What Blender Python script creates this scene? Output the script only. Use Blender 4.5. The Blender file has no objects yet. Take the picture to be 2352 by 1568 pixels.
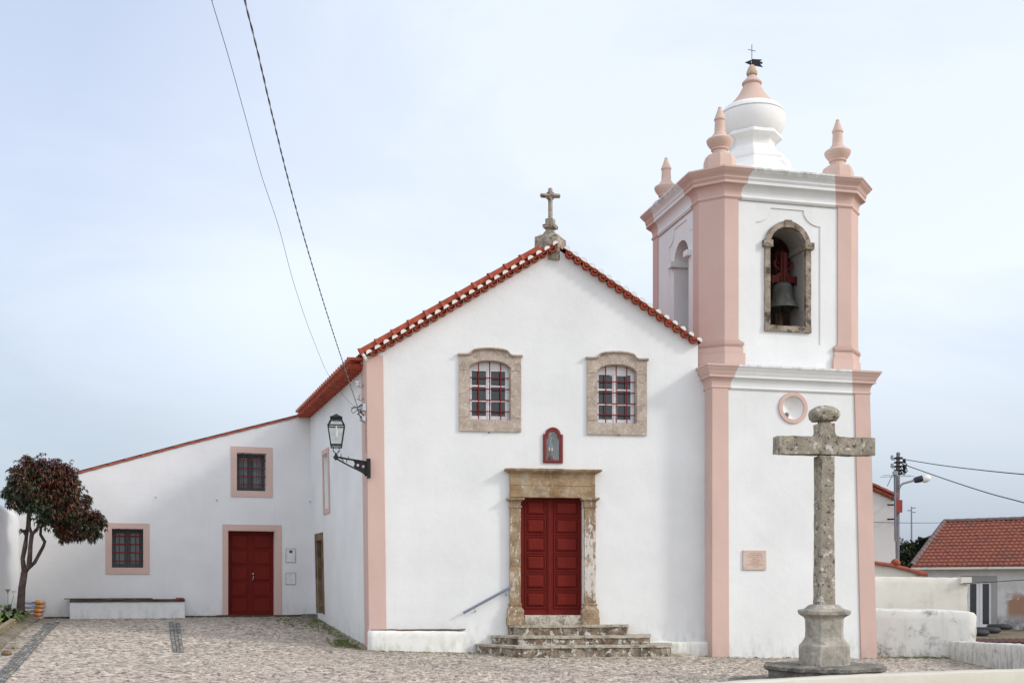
import bpy, bmesh, math, random
import numpy as np
from mathutils import Vector, Matrix, noise
from mathutils.geometry import tessellate_polygon
R = math.radians
PI = math.pi
random.seed(7)
scene = bpy.context.scene
C = scene.collection

# ------------------------------------------------------------------ camera
CX, HY, FP, EYE = 1176.0, 1335.0, 2590.0, 1.65
cam_d = bpy.data.cameras.new('camera'); cam = bpy.data.objects.new('camera', cam_d); C.objects.link(cam)
cam.location = (0, 0, EYE); cam.rotation_euler = (R(90), 0, 0)
cam_d.sensor_width = 36; cam_d.lens = 36 * FP / 2352
cam_d.shift_y = (HY - 783.2) / 2352
cam_d.clip_start = 0.1; cam_d.clip_end = 5000
scene.camera = cam
# ------------------------------------------------------------------ light
SUN_AZ, SUN_EL = R(74), R(29)          # azimuth from -Y (behind the camera) towards +X
sdir = Vector((math.sin(SUN_AZ) * math.cos(SUN_EL), -math.cos(SUN_AZ) * math.cos(SUN_EL), math.sin(SUN_EL)))
sl = bpy.data.lights.new('sun', 'SUN'); sl.energy = 1.65; sl.angle = R(8); sl.color = (1.0, .96, .91)
so = bpy.data.objects.new('sun', sl); C.objects.link(so)
so.rotation_euler = sdir.to_track_quat('Z', 'Y').to_euler()
so.location = (20, -10, 20)
world = bpy.data.worlds.new('World'); scene.world = world; world.use_nodes = True
wn = world.node_tree; wn.nodes.clear(); wl = wn.links
def WN(t, **k):
    n = wn.nodes.new(t)
    for a, b in k.items(): setattr(n, a, b)
    return n
out = WN('ShaderNodeOutputWorld'); bg = WN('ShaderNodeBackground'); bg2 = WN('ShaderNodeBackground'); add = WN('ShaderNodeAddShader')
sky = WN('ShaderNodeTexSky', sky_type='NISHITA', sun_disc=False, sun_elevation=SUN_EL, sun_rotation=math.atan2(sdir.x, sdir.y))
sky.dust_density = 3.0
bg.inputs[1].default_value = 0.05
wl.new(sky.outputs[0], bg.inputs[0])
# thin high haze lit by the sun: pale veil whiter straight ahead, soft streaks; fill glow added behind the camera
tc = WN('ShaderNodeTexCoord'); sp = WN('ShaderNodeSeparateXYZ'); wl.new(tc.outputs['Generated'], sp.inputs[0])
rp = WN('ShaderNodeValToRGB'); wl.new(sp.outputs['Z'], rp.inputs[0])
els = [(0.0, (.36, .42, .51)), (.05, (.42, .49, .60)), (.14, (.47, .525, .61)), (.30, (.59, .65, .79)), (.5, (.50, .57, .74)), (1.0, (.50, .53, .60))]
rp.color_ramp.elements[0].position = 0; rp.color_ramp.elements[0].color = els[0][1] + (1,)
rp.color_ramp.elements[1].position = 1; rp.color_ramp.elements[1].color = els[-1][1] + (1,)
for p, c in els[1:-1]:
    e = rp.color_ramp.elements.new(p); e.color = c + (1,)
mp = WN('ShaderNodeMapping'); mp.inputs['Scale'].default_value = (1.6, 1.6, 4.2); mp.inputs['Location'].default_value = (.3, .7, .2)
mp.inputs['Rotation'].default_value = (0, R(12), 0)
wl.new(tc.outputs['Generated'], mp.inputs[0])
nz = WN('ShaderNodeTexNoise'); nz.inputs['Scale'].default_value = 1.3; nz.inputs['Detail'].default_value = 8; nz.inputs['Roughness'].default_value = .55
nz.inputs['Distortion'].default_value = .4
wl.new(mp.outputs[0], nz.inputs['Vector'])
nr = WN('ShaderNodeMapRange', interpolation_type='SMOOTHSTEP'); nr.inputs[1].default_value = .32; nr.inputs[2].default_value = .68
nr.inputs[3].default_value = 0.0; nr.inputs[4].default_value = .62
wl.new(nz.outputs[0], nr.inputs[0])
mx = WN('ShaderNodeMix', data_type='RGBA'); dc = WN('ShaderNodeVectorMath', operation='DOT_PRODUCT'); wl.new(tc.outputs['Generated'], dc.inputs[0]); dc.inputs[1].default_value = tuple(Vector((.12, .90, .30)).normalized())
dcr = WN('ShaderNodeMapRange', interpolation_type='SMOOTHSTEP'); dcr.inputs[1].default_value = .86; dcr.inputs[2].default_value = .985; dcr.inputs[3].default_value = -.12; dcr.inputs[4].default_value = .62
wl.new(dc.outputs['Value'], dcr.inputs[0])
sm = WN('ShaderNodeMath', operation='ADD', use_clamp=True); wl.new(nr.outputs[0], sm.inputs[0]); wl.new(dcr.outputs[0], sm.inputs[1])
ev = WN('ShaderNodeMapRange', interpolation_type='SMOOTHSTEP'); ev.inputs[1].default_value = .02; ev.inputs[2].default_value = .26; wl.new(sp.outputs['Z'], ev.inputs[0])
sm2 = WN('ShaderNodeMath', operation='MULTIPLY'); wl.new(sm.outputs[0], sm2.inputs[0]); wl.new(ev.outputs[0], sm2.inputs[1])
wl.new(sm2.outputs[0], mx.inputs[0]); wl.new(rp.outputs[0], mx.inputs[6]); mx.inputs[7].default_value = (.80, .85, .925, 1)
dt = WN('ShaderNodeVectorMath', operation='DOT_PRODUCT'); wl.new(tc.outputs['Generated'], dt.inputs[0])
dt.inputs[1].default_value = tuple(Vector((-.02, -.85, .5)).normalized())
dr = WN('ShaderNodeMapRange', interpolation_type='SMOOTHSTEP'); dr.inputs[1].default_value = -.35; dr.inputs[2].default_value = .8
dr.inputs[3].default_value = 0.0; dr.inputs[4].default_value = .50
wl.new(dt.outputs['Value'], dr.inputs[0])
wl.new(mx.outputs[2], bg2.inputs[0])
bg3 = WN('ShaderNodeBackground'); bg3.inputs[0].default_value = (1.0, .95, .88, 1); wl.new(dr.outputs[0], bg3.inputs[1])  # warm fill added to the unseen rear sky to brighten the walls
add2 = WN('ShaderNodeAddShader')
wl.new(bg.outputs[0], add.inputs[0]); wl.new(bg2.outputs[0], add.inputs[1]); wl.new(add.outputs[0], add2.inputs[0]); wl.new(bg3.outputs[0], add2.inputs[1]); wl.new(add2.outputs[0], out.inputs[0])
scene.view_settings.view_transform = 'Standard'; scene.view_settings.look = 'None'
scene.view_settings.exposure = 0.0; scene.view_settings.gamma = 1.0

# ------------------------------------------------------------------ helpers
def P(px, py, Y):
    return Vector(((px - CX) / FP * Y, Y, EYE + (HY - py) / FP * Y))
class Pl:
    """vertical wall frame: local x along the wall, local y its horizontal normal, z up"""
    def __init__(s, x, y, deg):
        s.p = (x, y); s.c = math.cos(R(deg)); s.s = math.sin(R(deg)); s.deg = deg
        s.M = Matrix.Translation((x, y, 0)) @ Matrix.Rotation(R(deg), 4, 'Z')
    def uz(s, px, py, y=0.0):
        x0 = s.p[0] - y * s.s; y0 = s.p[1] + y * s.c; k = (px - CX) / FP
        u = (k * y0 - x0) / (s.c - k * s.s); Y = y0 + u * s.s
        return u, EYE + (HY - py) / FP * Y
    def u(s, px, y=0.0): return s.uz(px, 0, y)[0]
    def z(s, px, py, y=0.0): return s.uz(px, py, y)[1]
    def w(s, u, y, z): return s.M @ Vector((u, y, z))
MATW = {}
def thing(name, label, cat, M=None, group=None, kind=None):
    o = bpy.data.objects.new(name, None); C.objects.link(o)
    M = M or Matrix.Identity(4)
    o.empty_display_size = .3
    o.location = M.to_translation(); o.rotation_euler = M.to_euler()
    MATW[o.name] = M.copy()
    tag(o, label, cat, group, kind)
    return o
def tag(o, label, cat, group=None, kind=None):
    if label: o['label'] = label
    if cat: o['category'] = cat
    if group: o['group'] = group
    if kind: o['kind'] = kind
    return o
class MB:
    def __init__(s, M=None):
        s.v = []; s.f = []; s.mi = []; s.M = M.copy() if M else Matrix.Identity(4); s.m = 0
    def add(s, vs, fs, m=None):
        b = len(s.v)
        s.v += [s.M @ Vector(v) for v in vs]
        for f in fs:
            s.f.append([b + i for i in f]); s.mi.append(s.m if m is None else m)
        return b
    def box(s, x0, x1, y0, y1, z0, z1, m=None):
        s.add([(x0,y0,z0),(x1,y0,z0),(x1,y1,z0),(x0,y1,z0),(x0,y0,z1),(x1,y0,z1),(x1,y1,z1),(x0,y1,z1)],
              [(0,3,2,1),(4,5,6,7),(0,1,5,4),(1,2,6,5),(2,3,7,6),(3,0,4,7)], m)
    def loft(s, rings, cap0=True, cap1=True, m=None, closed=True):
        n = len(rings[0]); vs = [p for r in rings for p in r]; fs = []
        for i in range(len(rings) - 1):
            for j in range(n if closed else n - 1):
                k = (j + 1) % n
                fs.append((i*n+j, i*n+k, (i+1)*n+k, (i+1)*n+j))
        if cap0: fs.append(tuple(range(n))[::-1])
        if cap1: fs.append(tuple((len(rings)-1)*n + j for j in range(n)))
        s.add(vs, fs, m)
    def prism(s, poly, z0, z1, m=None):
        s.loft([[(x, y, z0) for x, y in poly], [(x, y, z1) for x, y in poly]], m=m)
    def wallprism(s, poly, y0, y1, m=None):
        s.loft([[(x, y0, z) for x, z in poly], [(x, y1, z) for x, z in poly]], m=m)
    def panel(s, outer, holes, y0, y1, m=None, open_back=False):
        loops = [outer] + list(holes)
        tri = tessellate_polygon([[Vector((x, z, 0)) for x, z in l] for l in loops])
        flat = [p for l in loops for p in l]; n = len(flat)
        vs = [(x, y0, z) for x, z in flat] + [(x, y1, z) for x, z in flat]
        fs = [tuple(t) for t in tri] + [tuple(i + n for i in t[::-1]) for t in tri]
        b = 0
        for l in loops:
            k = len(l)
            for i in range(k):
                j = (i + 1) % k
                fs.append((b+i, b+j, n+b+j, n+b+i))
            b += k
        s.add(vs, fs, m)
    def lathe(s, prof, c=(0,0,0), n=24, m=None, cap=True):
        rings = [[(c[0]+r*math.cos(2*PI*j/n), c[1]+r*math.sin(2*PI*j/n), c[2]+z) for j in range(n)] for r, z in prof]
        s.loft(rings, cap, cap, m)
    def tube(s, pts, r, n=8, m=None, cap=True):
        pts = [Vector(p) for p in pts]
        rs = r if isinstance(r, (list, tuple)) else [r] * len(pts)
        rings = []; up0 = None
        for i, p in enumerate(pts):
            d = (pts[min(i+1, len(pts)-1)] - pts[max(i-1, 0)]).normalized()
            if up0 is None: up0 = Vector((0,0,1)) if abs(d.z) < .9 else Vector((0,1,0))
            a = d.cross(up0).normalized(); b = a.cross(d).normalized(); up0 = b
            rings.append([p + rs[i]*(math.cos(2*PI*j/n)*a + math.sin(2*PI*j/n)*b) for j in range(n)])
        s.loft(rings, cap, cap, m)
    def build(s, name, mats, parent=None, bevel=0, smooth=None, rough=None):
        W = MATW.get(parent.name) if parent else None
        if parent and W is None: W = Matrix.Identity(4)
        Wi = W.inverted() if W else Matrix.Identity(4)
        me = bpy.data.meshes.new(name)
        me.from_pydata([tuple(Wi @ v) for v in s.v], [], s.f)
        for p, m in zip(me.polygons, s.mi): p.material_index = m
        bm = bmesh.new(); bm.from_mesh(me)
        bmesh.ops.remove_doubles(bm, verts=bm.verts, dist=1e-5)
        bmesh.ops.recalc_face_normals(bm, faces=bm.faces)
        if rough:
            L, amp = rough
            for _ in range(7):
                ed = [e for e in bm.edges if e.calc_length() > L]
                if not ed: break
                bmesh.ops.subdivide_edges(bm, edges=ed, cuts=1)
                bmesh.ops.triangulate(bm, faces=[f for f in bm.faces if len(f.verts) > 4])
            for v in bm.verts:
                q = v.co * 5.0
                v.co += Vector((noise.noise(q), noise.noise(q + Vector((9,3,1))), noise.noise(q + Vector((2,8,5))))) * amp \
                      + Vector((noise.noise(q*4), noise.noise(q*4 + Vector((9,3,1))), noise.noise(q*4 + Vector((2,8,5))))) * amp * .4
        if bevel:
            ed = [e for e in bm.edges if len(e.link_faces) == 2 and e.calc_face_angle(0) > R(35)]
            bmesh.ops.bevel(bm, geom=ed, offset=bevel, segments=2, affect='EDGES', clamp_overlap=True)
        bm.to_mesh(me); bm.free()
        if smooth is not None:
            me.polygons.foreach_set('use_smooth', [True] * len(me.polygons))
            me.set_sharp_from_angle(angle=R(smooth))
        for m in (mats if isinstance(mats, (list, tuple)) else [mats]): me.materials.append(m)
        o = bpy.data.objects.new(name, me); C.objects.link(o)
        if parent:
            o.parent = parent; MATW[o.name] = W
        return o
def copy_tree(o, parent=None):
    c = o.copy(); C.objects.link(c)
    if parent: c.parent = parent
    for ch in list(o.children): copy_tree(ch, c)
    return c
def arc(cx, cz, rx, rz, a0, a1, n):
    return [(cx + rx*math.cos(R(a0 + (a1-a0)*i/n)), cz + rz*math.sin(R(a0 + (a1-a0)*i/n))) for i in range(n+1)]

# ------------------------------------------------------------------ materials
def newmat(name):
    m = bpy.data.materials.new(name); m.use_nodes = True
    nt = m.node_tree; b = nt.nodes['Principled BSDF']
    return m, nt, b
def N(nt, t, ins=None, **k):
    n = nt.nodes.new(t)
    for a, b in k.items(): setattr(n, a, b)
    for a, b in (ins or {}).items():
        if hasattr(b, 'node'): nt.links.new(b, n.inputs[a])
        else: n.inputs[a].default_value = b
    return n
def ramp(nt, src, stops):
    r = nt.nodes.new('ShaderNodeValToRGB'); nt.links.new(src, r.inputs[0])
    cr = r.color_ramp
    cr.elements[0].position = stops[0][0]; cr.elements[0].color = tuple(stops[0][1]) + (1,)
    cr.elements[1].position = stops[-1][0]; cr.elements[1].color = tuple(stops[-1][1]) + (1,)
    for p, c in stops[1:-1]:
        e = cr.elements.new(p); e.color = tuple(c) + (1,)
    return r.outputs[0]
def coords(nt, scale=(1,1,1)):
    t = nt.nodes.new('ShaderNodeTexCoord')
    return N(nt, 'ShaderNodeMapping', {0: t.outputs['Object'], 'Scale': scale}).outputs[0]
def noi(nt, co, sc, det=4, ro=.5, dist=0):
    return N(nt, 'ShaderNodeTexNoise', {'Vector': co, 'Scale': sc, 'Detail': det, 'Roughness': ro, 'Distortion': dist}).outputs[0]
def mixc(nt, fac, a, b, mode='MIX'):
    n = nt.nodes.new('ShaderNodeMix'); n.data_type = 'RGBA'; n.blend_type = mode
    for i, x in ((0, fac), (6, a), (7, b)):
        if hasattr(x, 'node'): nt.links.new(x, n.inputs[i])
        else: n.inputs[i].default_value = x if i == 0 else (tuple(x) + (1,))
    return n.outputs[2]
def maprange(nt, v, a, b, c=0., d=1., smooth=True):
    n = N(nt, 'ShaderNodeMapRange', {0: v, 1: a, 2: b, 3: c, 4: d})
    if smooth: n.interpolation_type = 'SMOOTHSTEP'
    return n.outputs[0]
def math_(nt, op, a, b=0.):
    n = nt.nodes.new('ShaderNodeMath'); n.operation = op
    for i, x in ((0, a), (1, b)):
        if hasattr(x, 'node'): nt.links.new(x, n.inputs[i])
        else: n.inputs[i].default_value = x
    return n.outputs[0]
def bump(nt, b, hs, dist=.02, strength=1.0):
    """hs: list of (socket, weight)"""
    tot = None
    for s, w in hs:
        x = math_(nt, 'MULTIPLY', s, w)
        tot = x if tot is None else math_(nt, 'ADD', tot, x)
    bp = N(nt, 'ShaderNodeBump', {'Height': tot, 'Distance': dist, 'Strength': strength})
    nt.links.new(bp.outputs[0], b.inputs['Normal'])
def plaster(name, col, dirt=.0, dirtcol=(.30, .29, .24), zlow=None, rough=.85, b=.012, grime=0.0):
    m, nt, bs = newmat(name); co = coords(nt)
    n1 = noi(nt, co, .8, 5, .55); n2 = noi(nt, co, 9, 4, .6)
    lo = tuple(c * .93 for c in col); hi = tuple(min(1, c * 1.04) for c in col)
    c = ramp(nt, n1, [(.3, lo), (.7, hi)])
    c = mixc(nt, maprange(nt, n2, .62, .8, 0, .10), c, tuple(x * .8 for x in col))
    # faint vertical rain streaks
    st = noi(nt, coords(nt, (2.6, 2.6, .22)), 2.2, 4, .6)
    c = mixc(nt, maprange(nt, noi(nt, co, .35, 3, .5), .5, .62, 0, .07), c, tuple(x * y for x, y in zip(col, (.93, .90, .84))))
    c = mixc(nt, maprange(nt, st, .56, .78, 0, .20 + dirt * .4), c, tuple(x * .78 for x in col))
    if zlow is not None:
        t = nt.nodes.new('ShaderNodeTexCoord'); sp = N(nt, 'ShaderNodeSeparateXYZ', {0: t.outputs['Object']})
        h = maprange(nt, sp.outputs[2], zlow + .75, zlow, 0, 1)
        sn = maprange(nt, noi(nt, coords(nt, (1.5, 1.5, .7)), 3.5, 5, .65), .42, .72)
        c = mixc(nt, math_(nt, 'MULTIPLY', math_(nt, 'MULTIPLY', h, sn), .55), c, dirtcol)
    if grime:
        g = maprange(nt, noi(nt, coords(nt, (1, 1, 1.3)), 2.6, 6, .68, .3), .52, .74)
        c = mixc(nt, math_(nt, 'MULTIPLY', g, grime), c, dirtcol)
    nt.links.new(c, bs.inputs['Base Color']); bs.inputs['Roughness'].default_value = rough
    bs.inputs['Specular IOR Level'].default_value = .25
    bump(nt, bs, [(noi(nt, co, 2.2, 3, .5), 1.0), (noi(nt, co, 22, 3, .6), .22), (noi(nt, co, 70, 2, .6), .06)], b * .9)
    return m
def stone(name, cols, spots, rough=.9, sc=1.0, b=.01, streak=False):
    m, nt, bs = newmat(name); co = coords(nt, (1, 1, .35) if streak else (1, 1, 1)); co1 = coords(nt)
    n1 = noi(nt, co, 3.2 * sc, 6, .65, .3)
    c = ramp(nt, n1, [(.28, cols[0]), (.5, cols[1]), (.72, cols[2])])
    for i, (s, lo, hi, col, f) in enumerate(spots):
        q = noi(nt, N(nt, 'ShaderNodeMapping', {0: co if i % 2 == 0 else co1, 'Location': (i * 3.7, i * 1.3, i * 5.1)}).outputs[0], s * sc, 5, .6, .2)
        c = mixc(nt, maprange(nt, q, lo, hi, 0, f), c, col)
    nt.links.new(c, bs.inputs['Base Color']); bs.inputs['Roughness'].default_value = rough
    bs.inputs['Specular IOR Level'].default_value = .2
    bump(nt, bs, [(n1, 1.0), (noi(nt, co1, 18 * sc, 5, .7), .5), (noi(nt, co1, 60, 3, .6), .2)], b * 2)
    return m
def plain(name, col, rough=.5, metal=0., spec=.5, var=.12, nb=0.003, vs=6):
    m, nt, bs = newmat(name); co = coords(nt)
    n1 = noi(nt, co, vs, 5, .6)
    c = ramp(nt, n1, [(.3, tuple(x * (1 - var) for x in col)), (.7, tuple(min(1, x * (1 + var)) for x in col))])
    nt.links.new(c, bs.inputs['Base Color']); bs.inputs['Roughness'].default_value = rough
    bs.inputs['Metallic'].default_value = metal; bs.inputs['Specular IOR Level'].default_value = spec
    if nb: bump(nt, bs, [(noi(nt, co, 25, 3, .6), 1.0)], nb)
    return m
M = {}
WHITE = (.75, .765, .76)
M['white'] = plaster('white_plaster', WHITE, zlow=.25, dirtcol=(.40, .40, .33))
M['white_low'] = plaster('white_ledge_plaster', (.78, .78, .74), zlow=.1, dirt=.3, dirtcol=(.36, .36, .22), grime=.18)
M['white_tower'] = plaster('white_tower_plaster', WHITE, zlow=-.1, dirtcol=(.36, .36, .32))
M['white_annex'] = plaster('white_annex_plaster', (.74, .745, .75), zlow=.62, dirtcol=(.42, .41, .36), grime=.05)
M['white_dome'] = plaster('white_dome_plaster', (.82, .82, .80), dirt=.1)
M['pink'] = plaster('pink_plaster', (.60, .432, .378), zlow=-.1, dirtcol=(.45, .33, .28), b=.012)
M['peach'] = plaster('weathered_peach_plaster', (.59, .435, .365), dirt=.2, b=.008, grime=.25, dirtcol=(.50, .42, .30))
M['peach_tip'] = plaster('ochre_stained_plaster', (.52, .39, .28), dirt=.2, grime=.4, dirtcol=(.45, .36, .2))
M['old_wall'] = plaster('old_whitewash', (.66, .655, .62), dirt=.7, zlow=.0, dirtcol=(.12, .115, .11), grime=.85)
M['old_wall2'] = plaster('old_cream_whitewash', (.70, .685, .62), dirt=.6, dirtcol=(.42, .36, .25), grime=.25)
_m = M['old_wall2']; _nt = _m.node_tree; _b = _nt.nodes['Principled BSDF']; _src = _b.inputs['Base Color'].links[0].from_socket
_q = noi(_nt, coords(_nt, (1, 1, 1.6)), .30, 3, .5, .3)
_ln = maprange(_nt, math_(_nt, 'ABSOLUTE', math_(_nt, 'SUBTRACT', _q, .5)), .010, .002)
_b2 = maprange(_nt, math_(_nt, 'ABSOLUTE', math_(_nt, 'SUBTRACT', _q, .5)), .035, .0)
_c = mixc(_nt, math_(_nt, 'MULTIPLY', _b2, .22), _src, (.50, .38, .24)); _c = mixc(_nt, math_(_nt, 'MULTIPLY', _ln, .3), _c, (.20, .14, .09)); _nt.links.new(_c, _b.inputs['Base Color'])
M['white_cornice'] = plaster('white_cornice_plaster', WHITE, dirt=.15)
_m = M['white_cornice']; _nt = _m.node_tree; _b = _nt.nodes['Principled BSDF']; _src = _b.inputs['Base Color'].links[0].from_socket
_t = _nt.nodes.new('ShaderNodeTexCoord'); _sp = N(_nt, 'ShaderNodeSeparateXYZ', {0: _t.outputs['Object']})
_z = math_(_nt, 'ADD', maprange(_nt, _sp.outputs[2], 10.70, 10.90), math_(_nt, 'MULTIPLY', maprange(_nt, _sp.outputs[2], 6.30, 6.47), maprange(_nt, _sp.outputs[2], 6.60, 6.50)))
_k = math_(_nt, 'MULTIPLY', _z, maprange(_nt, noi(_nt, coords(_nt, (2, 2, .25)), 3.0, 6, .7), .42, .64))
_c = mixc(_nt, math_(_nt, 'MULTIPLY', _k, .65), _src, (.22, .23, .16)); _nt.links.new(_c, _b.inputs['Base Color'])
M['cream_wall'] = plaster('cream_wall_paint', (.60, .575, .49), dirt=.3, dirtcol=(.35, .30, .2), grime=.2)
M['terracotta'] = plain('terracotta', (.34, .070, .036), .75, spec=.25, var=.35, nb=.006, vs=9)
M['terracotta_pale'] = plain('terracotta_pale', (.30, .085, .055), .8, spec=.2, var=.3, nb=.006, vs=9)
M['mortar'] = plain('white_mortar', (.74, .73, .69), .9, spec=.2, var=.08)
M['mortar_grey'] = plain('grey_mortar', (.36, .33, .29), .9, spec=.2, var=.2)
M['stone_win'] = stone('window_limestone', [(.33, .27, .22), (.45, .375, .31), (.56, .49, .42)],
    [(5, .52, .70, (.27, .21, .165), .6), (22, .55, .66, (.68, .63, .56), .6), (34, .54, .66, (.17, .13, .10), .6)])
M['stone_portal'] = stone('portal_limestone', [(.17, .11, .06), (.32, .22, .125), (.45, .36, .25)],
    [(5, .50, .66, (.42, .39, .32), .55), (15, .63, .69, (.70, .68, .62), .8), (22, .60, .72, (.14, .09, .06), .7), (9, .6, .74, (.42, .22, .09), .6)])
def peeling(name):
    m = stone(name, [(.17, .115, .065), (.30, .21, .13), (.44, .35, .25)], [(20, .57, .66, (.13, .085, .05), .7), (34, .58, .68, (.62, .58, .52), .4)])
    nt = m.node_tree; bs = nt.nodes['Principled BSDF']; src = bs.inputs['Base Color'].links[0].from_socket
    t = nt.nodes.new('ShaderNodeTexCoord'); sp = N(nt, 'ShaderNodeSeparateXYZ', {0: t.outputs['Object']})
    band = math_(nt, 'MULTIPLY', maprange(nt, sp.outputs[2], 1.15, 1.5), maprange(nt, sp.outputs[2], 3.25, 2.3))
    side = maprange(nt, sp.outputs[0], 3.9, 4.1, .15, .9)
    pe = maprange(nt, math_(nt, 'ADD', noi(nt, coords(nt, (1, 1, .45)), 15, 8, .72, .2), math_(nt, 'MULTIPLY', math_(nt, 'MULTIPLY', band, side), .15)), .54, .64)
    c = mixc(nt, math_(nt, 'MULTIPLY', pe, .8), src, (.66, .64, .60)); nt.links.new(c, bs.inputs['Base Color'])
    return m
M['stone_white'] = peeling('peeling_limewash_stone')
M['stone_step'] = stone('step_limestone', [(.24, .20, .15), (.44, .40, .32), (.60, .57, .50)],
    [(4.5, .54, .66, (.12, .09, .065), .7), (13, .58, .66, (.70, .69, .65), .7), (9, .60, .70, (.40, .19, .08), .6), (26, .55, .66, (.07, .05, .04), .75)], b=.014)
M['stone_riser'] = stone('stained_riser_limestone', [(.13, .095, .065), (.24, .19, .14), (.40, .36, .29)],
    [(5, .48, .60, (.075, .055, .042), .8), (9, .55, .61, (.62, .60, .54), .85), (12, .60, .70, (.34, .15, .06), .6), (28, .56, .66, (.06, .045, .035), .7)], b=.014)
M['bench_slab'] = stone('bench_slab_stone', [(.05, .035, .025), (.085, .062, .045), (.14, .11, .08)], [(9, .6, .7, (.03, .025, .02), .6)])
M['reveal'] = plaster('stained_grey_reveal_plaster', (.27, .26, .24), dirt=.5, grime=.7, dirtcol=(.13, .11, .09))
M['stone_cross'] = stone('lichened_limestone', [(.17, .15, .12), (.32, .285, .225), (.46, .42, .34)],
    [(3.2, .54, .66, (.11, .10, .085), .6), (6, .585, .625, (.60, .58, .53), .85), (13, .56, .64, (.05, .045, .04), .85), (9, .61, .66, (.50, .42, .24), .75), (22, .60, .68, (.52, .50, .45), .8)], b=.014)
M['stone_cross_base'] = stone('cross_base_limestone', [(.21, .20, .17), (.38, .355, .30), (.54, .50, .43)],
    [(3, .52, .66, (.14, .13, .11), .6), (7, .58, .66, (.58, .55, .49), .6), (18, .60, .70, (.06, .055, .05), .7), (9, .62, .70, (.36, .26, .18), .5)], b=.012)
M['stone_dark'] = stone('dark_weathered_stone', [(.075, .07, .065), (.18, .165, .145), (.30, .28, .24)],
    [(8, .52, .64, (.34, .32, .28), .7), (20, .58, .68, (.04, .035, .03), .7), (13, .64, .72, (.48, .46, .41), .7)], b=.014)
M['stone_roofcross'] = stone('sooty_limestone', [(.16, .13, .10), (.34, .29, .23), (.52, .48, .41)],
    [(10, .52, .62, (.07, .055, .045), .8), (22, .60, .70, (.66, .64, .60), .7)], sc=1.5)
M['stone_arch'] = stone('belfry_limestone', [(.12, .09, .065), (.27, .22, .17), (.44, .39, .32)],
    [(5, .50, .62, (.055, .048, .042), .85), (20, .60, .70, (.62, .58, .50), .6)], sc=1.2)
M['stone_brown'] = stone('brown_sandstone', [(.10, .07, .045), (.19, .13, .08), (.30, .22, .14)], [(9, .6, .7, (.06, .05, .03), .6)])
M['door_red'] = plain('dark_red_door_paint', (.145, .015, .011), .6, spec=.10, var=.10, nb=.002, vs=3)
M['iron_red'] = plain('oxide_red_iron', (.17, .014, .014), .6, spec=.2, var=.2)
M['frame_red'] = plain('niche_red_paint', (.19, .022, .018), .4, spec=.4, var=.1)
M['yoke_red'] = plain('yoke_red_paint', (.065, .007, .006), .6, spec=.2, var=.25)
M['wood_white'] = plain('white_window_paint', (.78, .77, .78), .45, spec=.4, var=.05)
M['glass'] = plain('window_glass', (.030, .036, .042), .06, spec=.6, var=.2, nb=0)
M['glass_veil'] = plain('curtained_glass', (.10, .135, .155), .12, spec=.5, var=.18, nb=0, vs=2)
M['frame_grey'] = plain('grey_green_window_paint', (.05, .065, .07), .5, var=.1)
M['black_iron'] = plain('black_iron', (.008, .008, .011), .5, spec=.3, var=.3)
M['galv'] = plain('galvanised_steel', (.32, .34, .37), .45, metal=.4, var=.15)
M['rail_grey'] = plain('blue_grey_rail_paint', (.17, .20, .26), .4, spec=.5, var=.08)
M['bronze'] = stone('bell_bronze', [(.04, .042, .036), (.075, .08, .068), (.13, .13, .11)], [(30, .68, .74, (.5, .48, .4), .7), (8, .55, .7, (.10, .07, .04), .5)], rough=.5)
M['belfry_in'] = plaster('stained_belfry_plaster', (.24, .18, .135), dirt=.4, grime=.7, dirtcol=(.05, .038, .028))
M['porcelain'] = plain('porcelain', (.75, .74, .70), .2, spec=.6, var=.04, nb=0)
M['plaque'] = stone('pink_marble', [(.50, .37, .30), (.58, .45, .38), (.64, .53, .46)], [(12, .6, .75, (.44, .30, .24), .3)], b=.001)
M['plaque_ink'] = plain('engraved_paint', (.34, .20, .14), .8, var=.2, nb=0)
M['interior'] = plain('dark_interior', (.05, .045, .04), .9)
M['cable'] = plain('black_cable', (.02, .02, .022), .6, nb=0)
M['cable_twist'] = plain('twisted_cable', (.05, .05, .055), .55, nb=0)
M['bark'] = stone('bark', [(.045, .03, .028), (.085, .06, .055), (.14, .11, .10)], [(20, .6, .7, (.03, .02, .02), .6)], sc=2)
def leafmat(name, a, b, c):
    m, nt, bs = newmat(name)
    g = nt.nodes.new('ShaderNodeObjectInfo'); ge = nt.nodes.new('ShaderNodeNewGeometry')
    col = ramp(nt, ge.outputs['Random Per Island'], [(0, a), (.5, b), (1, c)])
    nt.links.new(col, bs.inputs['Base Color']); bs.inputs['Roughness'].default_value = .45; bs.inputs['Specular IOR Level'].default_value = .4
    return m
M['leaf_green'] = leafmat('dark_green_leaves', (.012, .022, .010), (.028, .045, .018), (.06, .085, .035))
M['leaf_red'] = leafmat('bronze_red_leaves', (.042, .011, .008), (.10, .026, .016), (.165, .055, .026))
M['leaf_bright'] = leafmat('bright_green_leaves', (.05, .10, .012), (.10, .17, .025), (.17, .24, .05))
M['leaf_bush'] = leafmat('bush_leaves', (.012, .020, .010), (.035, .050, .022), (.07, .085, .035))
M['grass'] = leafmat('moss_grass', (.05, .08, .012), (.09, .12, .025), (.16, .17, .06))
M['soil'] = plain('soil', (.09, .06, .04), .95, var=.5, nb=.02, vs=12)
M['sleeper'] = stone('weathered_timber', [(.17, .14, .085), (.27, .225, .14), (.38, .33, .22)], [(14, .55, .65, (.08, .06, .04), .7)])
M['concrete_curb'] = stone('dirty_concrete', [(.12, .10, .075), (.20, .17, .13), (.30, .27, .22)], [(9, .55, .7, (.10, .12, .04), .5)])
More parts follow.
